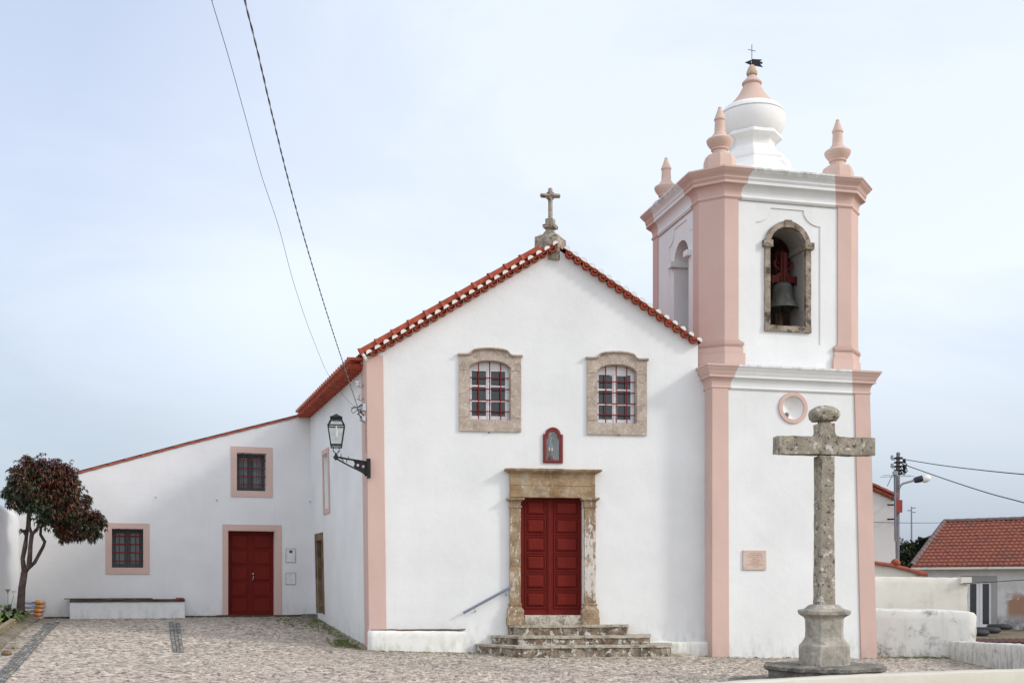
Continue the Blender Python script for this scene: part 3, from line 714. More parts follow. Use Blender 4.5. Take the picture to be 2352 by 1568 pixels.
# verge: tile ends under the rakes, barrel tiles along the left rake
mb = MB()
nrm = FAC.M.to_3x3() @ Vector((0, 1, 0)); ux = FAC.M.to_3x3() @ Vector((1, 0, 0))
def rake(p0, p1, n, flip):
    a = FAC.w(p0[0], -.17, p0[1]); b = FAC.w(p1[0], -.17, p1[1]); d = (b-a)
    up = nrm.cross(d.normalized()); up = up if up.z > 0 else -up
    for i in range(n):
        c = a + d * (i / (n-1)); f = random.uniform(-.004, .004)
        half_tube(mb, c + up*(.010+f) + d.normalized()*f - nrm*.020, nrm, up, .074, .074, .45, 0, 180, m=0, th=.010, plug=1, plug_in=-.003, n=10)
        cc = c + d / (n-1) * .5
        if i < n-1: half_tube(mb, cc - up*.006, nrm, up, .094, .094, .45, 180, 360, m=0, th=.018, n=9)
    return a, b, d, up
p0 = FAC.uz(849, 810, -.17); p1 = FAC.uz(1277, 561, -.17); q0 = FAC.uz(1301, 573, -.17); q1 = FAC.uz(1605, 782, -.17)
a, b, d, up = rake(p0, p1, 23, 1)
dn = d.normalized(); Lr = d.length
nb = 11; pitch = (Lr - .25) / nb
for i in range(nb):
    s0 = a - dn*.17 + dn * (i * pitch) + up * .106 + nrm * .06
    # bell-mouthed lower end overlapping the tile below
    half_tube(mb, s0, dn, up, .118, .090, .07, -25, 205, m=0, n=12)
    half_tube(mb, s0 + dn*.06, dn, up, .091, .084, pitch, -25, 205, m=0, n=12)
half_tube(mb, a - dn*.15 + up*.0 + nrm*.07, dn, up, .10, .10, .03, 0, 359, m=1, plug=1, plug_in=.0)
# strip of wall and underlay between tiles
a2, b2, d2, up2 = rake(q0, q1, 17, -1)
mb.build('verge_tiles', [M['terracotta'], M['mortar']], church, smooth=40)
mb = MB()
mb.loft([[a - up*.03 + nrm*.05, b - up*.03 + nrm*.05], [a + up*.06 + nrm*.05, b + up*.06 + nrm*.05], [a + up*.06 + nrm*.7, b + up*.06 + nrm*.7]], False, False, closed=False)
mb.loft([[a2 - up2*.03 + nrm*.05, b2 - up2*.03 + nrm*.05], [a2 + up2*.05 + nrm*.05, b2 + up2*.05 + nrm*.05], [a2 + up2*.05 + nrm*.7, b2 + up2*.05 + nrm*.7]], False, False, closed=False)
mb.build('roof_bedding', M['terracotta'], church)

# windows of the front
for wi, w in enumerate(WINS):
    x0, x1, yt, yb = w['o']; ix0, ix1, it, isd, ib = w['i']
    U0, Zb = fu(x0, yb, -.04); U1, _ = fu(x1, yb, -.04); Zt = fu((x0+x1)/2, yt, -.04)[1]; Ze = fu((x0+x1)/2, yt+15, -.04)[1]
    hole = arched(ix0, ix1, it, isd, ib)
    w_ = U1 - U0; c_ = (U0+U1)/2
    hump = [(U0 + w_*.86, Ze), (U0 + w_*.82, Ze+.02)] + [(c_ + w_*.30*math.cos(t), Ze + .05 + (Zt-Ze-.05)*math.sin(t)**.8) for t in [R(8 + 164*i/12) for i in range(13)]] + [(U0 + w_*.18, Ze+.02), (U0 + w_*.14, Ze)]
    outer = [(U0, Zb), (U1, Zb), (U1, Ze)] + hump + [(U0, Ze)]
    mb = MB(FAC.M); mb.panel(outer, [hole], -.04, -.002)
    # reveal lining of the same stone
    hin = arched(ix0, ix1, it, isd, ib, inset=.004)
    mb.panel(hole, [arched(ix0, ix1, it, isd, ib, inset=.02)], .0, .2)
    # thin moulded drip along the head
    top = [(U1+.03, Ze)] + hump + [(U0-.03, Ze)]
    for i in range(len(top)-1):
        (xa, za), (xb, zb2) = top[i], top[i+1]
        mb.loft([[(xa, -.042, za-.035), (xa, -.095, za-.005), (xa, -.095, za+.022), (xa, .0, za+.03)],
                 [(xb, -.042, zb2-.035), (xb, -.095, zb2-.005), (xb, -.095, zb2+.022), (xb, .0, zb2+.03)]])
    win = mb.build('window', M['stone_win'], church)
    # joints
    for zz in (fu(x0, yt+48, -.04)[1], fu(x0, yb-32, -.04)[1]):
        for ja, jb_ in ((U0+.004, hole[0][0]-.004), (hole[1][0]+.004, U1-.004)):
            mb = MB(FAC.M); mb.box(ja, jb_, -.0425, -.039, zz, zz+.007); mb.build('stone_joint', M['stone_brown'], win)
    # timber frame: two casements of three panes
    hu0, hu1 = hole[0][0], hole[1][0]; hz0 = hole[0][1]; hzt = max(p[1] for p in hole); hzs = FAC.z((ix0+ix1)/2, isd+1)
    mb = MB(FAC.M)
    mb.wallprism([(hu0, hz0), (hu0+.02, hz0), (hu0+.02, hzs), (hu1-.05, hzs), (hu1-.05, hz0), (hu1, hz0), (hu1, hzt), (hu0, hzt)], .135, .20)
    mb.box(hu0+.02, hu1-.05, .118, .14, hzs-.0, hzs+.03)
    cw = (hu1-.05 - hu0-.02)/2
    for k in range(2):
        cu = hu0+.02 + k*cw; st = .055
        mb.box(cu+.003, cu+st, .12, .17, hz0+.02, hzs); mb.box(cu+cw-st, cu+cw-.003, .12, .17, hz0+.02, hzs)
        mb.box(cu+st, cu+cw-st, .121, .169, hz0+.02, hz0+.11); mb.box(cu+st, cu+cw-st, .121, .169, hzs-.05, hzs-.002)
        for j in (1, 2):
            zz = hz0+.11 + (hzs-.05-hz0-.11)*j/3; mb.box(cu+st, cu+cw-st, .125, .165, zz-.018, zz+.018)
    mb.box(hu0+.02+cw-.022, hu0+.02+cw+.022, .10, .12, hz0+.02, hzs)
    mb.box(hu0, hu1, .10, .2, hz0-.01, hz0+.02)
    mb.build('frame', M['wood_white'], win, bevel=.003)
    for k in range(2):
        cu = hu0+.02 + k*cw
        for j in range(3):
            zz = hz0+.11 + (hzs-.05-hz0-.11)*j/3; z2 = hz0+.11 + (hzs-.05-hz0-.11)*(j+1)/3
            mb = MB(FAC.M); mb.box(cu+.05, cu+cw-.05, .142, .148, zz+.012, z2-.012); mb.build('pane', M['glass'], win)
    # iron grille
    mb = MB(FAC.M)
    for fx in (.235, .5, .765):
        x = hu0 + (hu1-hu0)*fx; s = abs(fx-.5)*2
        zt2 = min(p[1] for p in hole if abs(p[0]-x) < .12 and p[1] > hzs) + .03
        mb.tube([(x, .035, hz0-.01), (x + random.uniform(-.004,.004), .035, (hz0+zt2)/2), (x, .035, zt2)], .0125, 7)
    for k in range(4):
        zz = hz0 + (hzt-hz0)*(.155 + .187*k)
        mb.tube([(hu0-.01, .05, zz), (hu1+.01, .05, zz - random.uniform(-.004,.004))], .0125, 7)
    mb.build('grille', M['iron_red'], win, smooth=60)

# portal
FM = FAC.M
def fx(px, y=0): return FAC.u(px, y)
def fz(px, py, y=0): return FAC.z(px, py, y)
portal = None
mb = MB(FM)
zc1 = fz(1270, 1076, -.2); zc0 = fz(1270, 1085, -.2)
ca, cb = fx(1159, -.24), fx(1382, -.24); ea, eb = fx(1172, -.1), fx(1367, -.1)
prof = [(zc0-.012, .0), (zc0, .03), (zc0+.02, .05), (zc0+.045, .12), (zc1-.03, .125), (zc1, .13), (zc1+.01, .10)]
mb.loft([[(ea - o, .01, z), (ea - o, -.10 - o, z), (eb + o, -.10 - o, z), (eb + o, .01, z)] for z, o in prof])
zm = fz(1270, 1113, -.1); ze = fz(1270, 1141, -.1)
mb.box(ea, eb, -.10, .01, zm+.008, zc0-.01); mb.box(ea-.005, eb+.005, -.115, .01, zm-.008, zm+.008); mb.box(ea, eb, -.104, .01, ze, zm-.008)
po = mb.build('portal', M['stone_portal'], church, rough=(.14, .009), smooth=45)
mb = MB(FM); mb.box(fx(1196)-.1, fx(1338)+.1, .005, .3, ze+.005, ze+.25)
mb.build('lintel', M['stone_portal'], po)
for side in (0, 1):
    if side == 0: a0, a1 = fx(1172, -.1), fx(1196, -.1)
    else: a0, a1 = fx(1343, -.1), fx(1368, -.1)
    ztop = fz(1270, 1141, -.1); zb = fz(1270, 1432, -.25)
    def zz(py): return fz(1180 if side == 0 else 1355, py, -.1)
    # (y px, outward offset)
    prof = [(1433, .075), (1416, .075), (1415, .06), (1400, .065), (1397, .05), (1393, .02), (1390, .015), (1388, .03), (1385.5, .03), (1384, 0), (1250, 0), (1165, 0), (1164, .018), (1160.5, .022), (1159.5, .0), (1151, .005), (1147.5, .05), (1146, .075), (1142, .08)]
    mb = MB(FM)
    mb.loft([[(a0-o, .06, zz(py)), (a0-o, -.10-o*.9, zz(py)), (a1+o, -.10-o*.9, zz(py)), (a1+o, .06, zz(py))] for py, o in prof])
    mb.build('pilaster', M['stone_white'], po, rough=(.12, .008), smooth=40)
mb = MB(FM)   # jamb linings
mb.box(fx(1190), fx(1197, .0), .061, .3, door_hole[0][1], door_hole[2][1]); mb.build('jamb', M['stone_portal'], po); mb = MB(FM); mb.box(fx(1337), fx(1343), .061, .3, door_hole[0][1], door_hole[2][1])
mb.build('jamb', M['stone_portal'], po)
# main door
dz0, dz1 = fz(1266, 1411, .1), fz(1266, 1141, .1); du0, du1 = fx(1196, 0)+.005, fx(1338, 0)-.002
du0 = fx(1196,.06)-.03; du1 = fx(1338,.1)+.04
dm = fx(1263, .1)
for k, (x0, x1) in enumerate(((du0, dm), (dm, du1))):
    mb = MB(FM)
    y = .12
    mb.box(x0+.002, x1-.002, y, y+.05, dz0+.01, dz1+.02)
    st = .13; pw0, pw1 = x0+(.16 if k == 0 else .12), x1-(.12 if k == 0 else .14)
    n = 6; H = dz1-dz0-.17; ph = H/n
    for i in range(n):
        z0 = dz0 + .135 + i*ph + .045; z1 = z0 + ph - .085
        # sunk frame groove: raised moulding ring then fielded panel
        mb.panel([(pw0-.03, z0-.03), (pw1+.03, z0-.03), (pw1+.03, z1+.03), (pw0-.03, z1+.03)], [[(pw0, z0), (pw1, z0), (pw1, z1), (pw0, z1)]], y-.024, y+.001)
        b = .055
        mb.loft([[(pw0+.012, y, z0+.012), (pw1-.012, y, z0+.012), (pw1-.012, y, z1-.012), (pw0+.012, y, z1-.012)], [(pw0+.014, y-.006, z0+.014), (pw1-.014, y-.006, z0+.014), (pw1-.014, y-.006, z1-.014), (pw0+.014, y-.006, z1-.014)],
                 [(pw0+b, y-.040, z0+b), (pw1-b, y-.040, z0+b), (pw1-b, y-.040, z1-b), (pw0+b, y-.040, z1-b)]], False, True)
    # stiles and rails proud of the sheet
    xl = [(x0+.003, pw0-.05), (pw1+.05, x1-.003)]
    for xa, xb in xl:
        if xb > xa: mb.box(xa, xb, y-.012, y+.002, dz0+.01, dz1+.01)
    mb.box(pw0-.05, pw1+.05, y-.012, y+.002, dz0+.01, dz0+.11)
    if k == 0: mb.box(x1-.035, x1+.03, y-.03, y-.013, dz0+.01, dz1+.01)
    mb.build('door', M['door_red'], church, bevel=.003)
mb = MB(FM); mb.box(du0-.1, du1+.1, .35, .4, dz0-.05, dz1+.2); mb.build('door_backing', M['interior'], church)
# steps
def trap(mb, pl, pr, cut_l, cut_r, yf, z0, z1):
    """trapezoid step: pl/pr where it meets the wall, front edge shortened by the diagonal ends"""
    ul, ur = fx(pl, 0), fx(pr, 0)
    mb.prism([(ul, .02), (ul+.02, -.12), (ul+cut_l, yf), (ur-cut_r, yf), (ur-.02, -.12), (ur, .02)], z0, z1)
steps = thing('church_steps', 'three lichened limestone steps with angled ends leading up to the red church door', 'steps', FAC.M)
zs = [fz(1266, 1434.5, -.42), fz(1266, 1459.5, -.80), fz(1266, 1482, -1.18)]
def step(pl, pr, cl, cr, yf, z0, z1):
    par = None
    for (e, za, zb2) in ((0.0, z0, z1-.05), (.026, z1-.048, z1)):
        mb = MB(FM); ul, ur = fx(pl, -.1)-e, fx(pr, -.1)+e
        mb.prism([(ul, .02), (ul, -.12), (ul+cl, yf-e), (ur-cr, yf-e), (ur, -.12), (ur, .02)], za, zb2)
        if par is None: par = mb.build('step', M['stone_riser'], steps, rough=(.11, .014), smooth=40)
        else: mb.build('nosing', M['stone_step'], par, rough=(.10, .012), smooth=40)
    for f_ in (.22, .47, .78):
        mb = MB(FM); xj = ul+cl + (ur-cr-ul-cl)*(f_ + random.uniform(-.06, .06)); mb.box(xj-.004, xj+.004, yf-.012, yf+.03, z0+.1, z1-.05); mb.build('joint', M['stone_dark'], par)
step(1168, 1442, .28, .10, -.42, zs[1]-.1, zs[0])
step(1131, 1493, .50, .22, -.80, zs[2]-.1, zs[1])
step(1095, 1541, .75, .35, -1.18, -.3, zs[2])
mb = MB(FM)
mb.box(fx(1205, -.1), fx(1342, -.1), -.14, .12, zs[0]-.05, dz0+.002)
mb.build('threshold', M['stone_step'], steps, rough=(.1, .008), smooth=40)
mb = MB(FM)  # flat paving margin in front of the bottom step
ul, ur = fx(1090, -.1), fx(1560, -.1)
mb.prism([(ul-.25, -.15), (ul+.7, -1.42), (ur-.1, -1.40), (ur+.15, -1.05), (ur+.1, -.3)], -.2, fz(1300, 1511, -1.4)+.012)
mb.build('footing', M['stone_step'], steps, rough=(.12, .015), smooth=40)
# handrail
hr = thing('handrail', 'sloping blue grey tube handrail fixed to the white wall left of the door', 'handrail', FAC.M)
A = FAC.w(*[fu(1064, 1406, -.1)[0], -.1, fu(1064, 1406, -.1)[1]]); B = FAC.w(fu(1173, 1347, -.1)[0], -.1, fu(1173, 1347, -.1)[1])
mb = MB(); mb.tube([A, B], .028, 12); mb.build('rail', M['rail_grey'], hr, smooth=50)
for f in (.22, .87):
    q = A.lerp(B, f); mb = MB(); mb.tube([q, q + Vector((.02, .0, -.06)), q + Vector((.045, .05, -.09)), q + nrm*.12 + Vector((.045,0,-.09))], .007, 6)
    mb.lathe([(.022, 0), (.022, .01)], tuple(q + nrm*.09 + Vector((.045,0,-.095))), 10)
    mb.build('bracket', M['galv'], hr, smooth=50)
# devotional niche
ni = thing('devotional_niche', 'small round-headed red framed glazed niche with a saint figure above the church door', 'niche', FAC.M)
mb = MB(FM)
ou0, ou1 = fx(1247.5, -.03), fx(1293, -.03); oz0 = fz(1270, 1062, -.03); ozt = fz(1270, 980, -.03); ozs = fz(1270, 996, -.03)
cu = (ou0+ou1)/2
outer = [(ou0, oz0), (ou1, oz0), (ou1, ozs), (ou1-.05, ozs)] + arc(cu, ozs, (ou1-ou0)/2-.05, ozt-ozs, 0, 180, 14) + [(ou0+.05, ozs), (ou0, ozs)]
iu0, iu1 = ou0+.075, ou1-.075; iz0 = oz0+.065; izs = ozs-.09
inner = [(iu0, iz0), (iu1, iz0), (iu1, izs), (iu1-.035, izs)] + arc(cu, izs+.02, (iu1-iu0)/2-.035, ozt-.085-izs-.02, 0, 180, 14) + [(iu0+.035, izs), (iu0, izs)]
mb.panel(outer, [inner], -.035, .03)
# raised bead
g = .022
mid = [(ou0+g*1.6, oz0+g*1.4), (ou1-g*1.6, oz0+g*1.4), (ou1-g*1.6, ozs-.03), (ou1-.07, ozs-.03)] + arc(cu, ozs-.02, (ou1-ou0)/2-.075, ozt-ozs, 0, 180, 14) + [(ou0+.07, ozs-.03), (ou0+g*1.6, ozs-.03)]
loop = [(x, -.036, z) for x, z in mid] + [(mid[0][0], -.036, mid[0][1])]
mb.tube(loop, .014, 6)
mb.build('frame', M['frame_red'], ni, bevel=.003, smooth=45)
mb = MB(FM); mb.box(iu0-.04, iu1+.04, .13, .2, iz0-.05, ozt); mb.box(iu0-.04, iu1+.04, .03, .13, iz0-.05, iz0-.002)
mb.build('niche_lining', plain('niche_grey', (.25, .29, .31), .8), ni)
mb = MB(FM); c0 = (cu-.05, .065)
bz = iz0
mb.lathe([(.085, 0), (.09, .04), (.07, .10), (.05, .13)], (c0[0], c0[1], bz), 14, m=1)
mb.lathe([(.075, .13), (.08, .2), (.06, .32), (.045, .42), (.06, .48), (.055, .52), (.025, .55)], (c0[0], c0[1], bz), 14, m=0)
mb.lathe([(.018, .54), (.034, .565), (.036, .60), (.024, .63), (.005, .64)], (c0[0], c0[1], bz), 12, m=2)
mb.lathe([(.04, .56), (.045, .60), (.034, .64), (.01, .66)], (c0[0], c0[1]+.015, bz), 12, m=3)
mb.tube([(c0[0]+.05, c0[1], bz+.47), (c0[0]+.10, c0[1]-.02, bz+.42), (c0[0]+.13, c0[1]-.03, bz+.50)], [.022, .018, .012], 7, m=0)
mb.tube([(c0[0]-.05, c0[1], bz+.47), (c0[0]-.08, c0[1]-.02, bz+.38), (c0[0]-.085, c0[1]-.03, bz+.36)], [.022, .018, .014], 7, m=0)
mb.tube([(c0[0]+.13, c0[1]-.03, bz+.30), (c0[0]+.13, c0[1]-.03, bz+.53)], .005, 5, m=3)
for k in (-.028, .03): mb.lathe([(.016, .2), (.022, .23), (.014, .28)], (c0[0]+k, c0[1]-.06, bz), 8, m=2)
mb.lathe([(.02, .03), (.03, .06), (.02, .10)], (c0[0]+.06, c0[1]-.03, bz), 8, m=4)
mb.build('saint_figure', [plain('robe', (.10, .15, .15), .7), plain('base_wood', (.09, .06, .06), .7), plain('skin_paint', (.68, .46, .38), .6), plain('hair_paint', (.06, .05, .045), .7), plain('orange_flowers', (.45, .14, .06), .7)], ni, smooth=40)
mb = MB(FM); mb.box(iu0-.01, iu1+.01, .0, .004, iz0-.01, ozt-.05); mb.build('glazing', M['lamp_glass'], ni)
# roof cross
Yc = 24.95
rc = thing('gable_cross', 'sooty stone cross on a stepped pedestal at the peak of the church gable', 'cross', Matrix.Translation(P(1264, 567, Yc)) @ Matrix.Rotation(R(-22), 4, 'Z'))
pm = FP / Yc; RM = MATW[rc.name]
def zr(py): return (567 - py) / pm
mb = MB(RM)
def sq(hw, z, hd=None): hd = hw if hd is None else hd; return [(-hw, -hd, z), (hw, -hd, z), (hw, hd, z), (-hw, hd, z)]
mb.loft([sq(.27, -.35), sq(.27, zr(548)), sq(.18, zr(542))])
mb.loft([sq(.15, zr(543)), sq(.11, zr(536)), sq(.065, zr(527)), sq(.13, zr(524)), sq(.14, zr(517)), sq(.09, zr(515)), sq(.085, zr(503)), sq(.045, zr(501))])
mb.build('pedestal', M['stone_roofcross'], rc, rough=(.07, .006), smooth=40)
mb = MB(Matrix.Translation(P(1264, 567, Yc)) @ Matrix.Rotation(R(6), 4, 'Z'))
def diamond(p, ax, r, L0, L1):
    pass
w = .05
for a_, b_, ax in ((zr(502), zr(431), 'z'),):
    mb.loft([[(-w, -.0, a_), (0, -w, a_), (w, 0, a_), (0, w, a_)], [(-w, 0, b_-.02), (0, -w, b_-.02), (w, 0, b_-.02), (0, w, b_-.02)], [(-w*.6, 0, b_), (0, -w*.6, b_), (w*.6, 0, b_), (0, w*.6, b_)]])
zc = zr(449)
mb.loft([[(x, 0, zc-w*k), (x, -w*k, zc), (x, 0, zc+w*k), (x, w*k, zc)] for x, k in ((-.225, .6), (-.205, 1.05), (.205, 1.05), (.225, .6))])
for sx in (-1, 1):
    for sz in (-1, 1):
        for (dx, dz2) in ((.085, .07), (.07, .085), (.10, .05), (.05, .10)):
            mb.tube([(sx*.02, 0, zc+sz*.02), (sx*dx, 0, zc+sz*dz2)], [.014, .008], 5)
mb.build('cross', M['stone_roofcross'], rc, rough=(.06, .004), smooth=40)

# ------------------------------------------------------------------ bell tower
tower = thing('bell_tower', 'white square bell tower with pink corner pilasters and an onion shaped dome', 'tower', TM)
def octr(a, b, c, z):
    return [(-a, -b+c, z), (-a+c, -b, z), (a-c, -b, z), (a, -b+c, z), (a, b-c, z), (a-c, b, z), (-a+c, b, z), (-a, b-c, z)]
LXL, LXR, LYF, LYB = -2.024, 1.78, -2.293, 2.06
UA, UB, UC = 1.98, 1.885, .42
zLC0 = TLO.z(1660, 891); zLC1 = 6.46
def taperL(mb, b0):
    Ti = mb.M.inverted()
    for i in range(b0, len(mb.v)):
        v = Ti @ mb.v[i]
        if v.z < 6.2: v.x += .18 * (1 - v.z/6.0) * (v.x - LXL) / (LXR-LXL); mb.v[i] = mb.M @ v
# lower body
rn = TLO.uz(1821, 935.5)
rx, rz = rn[0] + LXL, rn[1]
mb = MB(TM)
mb.panel([(LXL+.1, -.4), (LXR-.1, -.4), (LXR-.1, zLC1), (LXL+.1, zLC1)], [arc(rx, rz, .262, .262, 0, 360, 40)[:-1]], LYF, LYF+.3)
mb.loft([[(LXL, LYF+.26, z_), (LXR, LYF+.26, z_), (LXR, LYB, z_), (LXL, LYB, z_)] for z_ in (-.4, zLC1)])
taperL(mb, 0)
mb.build('wall', M['white_tower'], tower)
mb = MB(TM)
ring_o, ring_i = arc(rx, rz, .352, .352, 0, 360, 44)[:-1], arc(rx, rz, .26, .26, 0, 360, 44)[:-1]
mb.panel(ring_o, [ring_i], LYF-.035, LYF+.002); 
on = mb.build('round_niche', M['pink'], tower, bevel=.006, smooth=40)
mb = MB(TM @ Matrix.Translation((rx, LYF, rz)) @ Matrix.Rotation(R(90), 4, 'X')); mb.lathe([(.268, -.02), (.25, -.06), (.20, -.10), (.12, -.125), (.01, -.13)], n=40, cap=False); mb.build('dish', M['white_dome'], on, smooth=60)
mb = MB(TM); mb.lathe([(.02, -.06), (.05, -.03), (.055, .0), (.045, .04), (.01, .055)], (rx-.13, LYF+.04, rz-.155), 12)
mb.build('stone_knob', M['stone_dark'], on, rough=(.02, .01), smooth=60)
def corner_prism(mb, a, b, c, w, pr, din, z0, z1, which, m=0):
    sx, sy = which
    pts = [(-a-pr, -b+c+w), (-a-pr, -b+c-pr*.41), (-a+c-pr*.41, -b-pr), (-a+c+w, -b-pr), (-a+c+w, -b+din), (-a+din, -b+c+w)]
    pts = [(x*(1 if sx < 0 else -1), y*(1 if sy < 0 else -1)) for x, y in pts]
    mb.prism(pts, z0, z1, m)
CR = ((-1,-1),(1,-1),(-1,1),(1,1))
for sx, sy in CR:
    mb = MB(TM); x0 = LXL if sx < 0 else LXR; y0 = LYF if sy < 0 else LYB; p_ = .03; w_ = .365
    mb.prism([(x0+sx*p_, y0+sy*p_), (x0-sx*w_, y0+sy*p_), (x0-sx*w_, y0-sy*.3), (x0-sx*.3, y0-sy*w_), (x0+sx*p_, y0-sy*w_)], -.4, zLC0+.02)
    taperL(mb, 0)
    mb.build('corner_pilaster', M['pink'], tower, bevel=.01)
def cornice4(mb, w, prof):
    rings = []
    for z, o in prof:
        a0, a1, b0, b1 = LXL-o, LXR+o, LYF-o, LYB+o; wb = w + .03 + .62*o
        x0, x1, y0, y1 = LXL+wb, LXR-wb, LYF+wb, LYB-wb
        rings.append([(x, y, z) for x, y in ((a0, b0), (x0, b0), (x1, b0), (a1, b0), (a1, y0), (a1, y1), (a1, b1), (x1, b1), (x0, b1), (a0, b1), (a0, y1), (a0, y0))])
    n = 12; base = mb.add([p for r in rings for p in r], [])
    for i in range(len(rings)-1):
        for j in range(n):
            k = (j+1) % n
            mb.f.append([base+i*n+j, base+i*n+k, base+(i+1)*n+k, base+(i+1)*n+j]); mb.mi.append(1 if j in (1, 4, 7, 10) else 0)
    mb.f.append([base+(len(rings)-1)*n+j for j in range(n)]); mb.mi.append(1)
def cornice(mb, a, b, c, w, prof):
    rings = []
    for z, o in prof:
        A_, B_ = a+o, b+o; C2 = c + .586*o; wb = w + .035 + .62*o - (.0)
        xb = -a + c + wb; yb = -b + c + wb
        pts = [(-A_, -B_+C2), (-A_+C2, -B_), (xb, -B_), (-xb, -B_), (A_-C2, -B_), (A_, -B_+C2), (A_, yb), (A_, -yb),
               (A_, B_-C2), (A_-C2, B_), (-xb, B_), (xb, B_), (-A_+C2, B_), (-A_, B_-C2), (-A_, -yb), (-A_, yb)]
        rings.append([(x, y, z) for x, y in pts])
    n = 16; base = mb.add([p for r in rings for p in r], [])
    for i in range(len(rings)-1):
        for j in range(n):
            k = (j+1) % n
            mb.f.append([base+i*n+j, base+i*n+k, base+(i+1)*n+k, base+(i+1)*n+j]); mb.mi.append(1 if j in (2, 6, 10, 14) else 0)
    mb.f.append([base+(len(rings)-1)*n+j for j in range(n)]); mb.mi.append(1)
def cavetto(z0, o0, z1, o1, n=6):
    return [(z0 + (z1-z0)*math.sin(PI/2*i/n), o0 + (o1-o0)*(1-math.cos(PI/2*i/n))) for i in range(n+1)]
def cyma(z0, o0, z1, o1, n=6):
    return [(z0 + (z1-z0)*(i/n), o0 + (o1-o0)*(.5-.5*math.cos(PI*i/n))*.6 + (o1-o0)*.4*i/n) for i in range(n+1)]
z = zLC0
prof = [(z-.02, -.01), (z, .035), (z+.015, .045), (z+.035, .045), (z+.045, .035), (z+.055, .032)] + cavetto(z+.06, .032, z+.235, .11) + \
       [(z+.236, .125), (z+.285, .125), (z+.286, .118), (z+.30, .13), (z+.32, .132), (z+.321, .14)] + cyma(z+.33, .142, z+.46, .205) + [(z+.462, .22), (z+.505, .22), (z+.525, .12), (z+.53, -.3)]
mb = MB(TM); cornice4(mb, .365, prof)
mb.build('cornice', [M['pink'], M['white_cornice']], tower, smooth=30)
zUB = z + .52
# belfry walls
zU1 = TUP.z(1680, 454)
offU = -(UA-UC)
th = .70
ow = (TUP.u(1767, 0)+offU, TUP.u(1851, 0)+offU); oc = (ow[0]+ow[1])/2; orr = (ow[1]-ow[0])/2
oz0 = TUP.z(1810, 748); osp = TUP.z(1810, 565)
def arch_pts(c, r, z0, zs, n=16, e=0):
    return [(c-r-e, z0-e), (c+r+e, z0-e)] + arc(c, zs, r+e, r+e, 0, 180, n)
hole = arch_pts(oc, orr, oz0, osp)
# front panel with sunk field
pl0, pl1 = TUP.u(1736, 0)+offU, TUP.u(1884, 0)+offU; pzb = TUP.z(1810, 788); pzt = TUP.z(1808, 479.5); pzn = TUP.z(1808, 514)
t0, t1 = TUP.u(1770, 0)+offU, TUP.u(1846, 0)+offU
def notch(x0, x1, xt0, xt1, zb, zn, zt, n=8):
    """field outline with concave upper corners"""
    pts = [(x0, zb), (x1, zb), (x1, zn)]
    for i in range(1, n+1):
        t = PI/2*i/n; pts.append((x1 - (x1-xt1)*math.sin(t), zn + (zt-zn)*(1-math.cos(t))))
    pts.append((xt0, zt))
    for i in range(1, n+1):
        t = PI/2*i/n; pts.append((xt0 - (xt0-x0)*(1-math.cos(t)), zt - (zt-zn)*math.sin(t)))
    return pts
field = notch(pl0, pl1, t0, t1, pzb, pzn, pzt)
mb = MB(TM)
fx0, fx1 = -UA+UC+.2, UA-UC-.2
mb.panel([(fx0, zUB-.1), (fx1, zUB-.1), (fx1, zU1+.3), (fx0, zU1+.3)], [field], -UB, -UB+.022)
mb.panel([(fx0, zUB-.1), (fx1, zUB-.1), (fx1, zU1+.3), (fx0, zU1+.3)], [hole], -UB+.0225, -UB+th)
# left face: local x' along y
LM = TM @ Matrix.Translation((0, 0, 0)) @ Matrix.Rotation(R(-90), 4, 'Z')   # x'-> -y, y'-> x
mb.M = LM
lc = UB - UC - 1.17                                         # centre of the side opening in x' (= -y)
zo = osp
lhole = arch_pts(lc, .46, oz0-.1, zo)
lfield = notch(lc-.74, lc+.74, lc-.40, lc+.40, pzb, pzn, pzt)
ly0, ly1 = -UB+UC+.2, UB-UC-.2
mb.panel([(ly0, zUB-.1), (ly1, zUB-.1), (ly1, zU1+.3), (ly0, zU1+.3)], [lfield], -UA, -UA+.022)
mb.panel([(ly0, zUB-.1), (ly1, zUB-.1), (ly1, zU1+.3), (ly0, zU1+.3)], [lhole], -UA+.0225, -UA+th)
mb.M = TM
mb.box(UA-.6, UA, -UB+UC+.2, UB-UC-.2, zUB-.1, zU1+.3); mb.box(-UA+UC+.2, UA-UC-.2, UB-.6, UB, zUB-.1, zU1+.3)
mb.build('belfry_wall', M['white_tower'], tower)
mb = MB(TM)   # interior lining: floor, ceiling, back
mb.box(-UA+.75, UA-.65, -UB+.75, UB-.65, zU1-.15, zU1+.2)
mb.box(-UA+.3, UA-.3, -UB+.3, UB-.3, zUB-.05, oz0-.12)
mb.box(-UA+.8, UA-.65, UB-.68, UB-.62, oz0-.11, zU1-.16); mb.box(UA-.68, UA-.62, -UB+.75, UB-.69, oz0-.11, zU1-.16)
mb.panel(arch_pts(oc, orr-.002, oz0, osp), [arch_pts(oc, orr-.024, oz0+.01, osp)], -UB+.06, -UB+th+.02, m=1)
for sx in (-1, 1): mb.box(oc+sx*(orr-.04)-.03, oc+sx*(orr-.04)+.03, -UB+.13, -UB+th, osp-.04, osp+.07, m=1)
mb.build('belfry_lining', [M['belfry_in'], M['reveal']], tower)
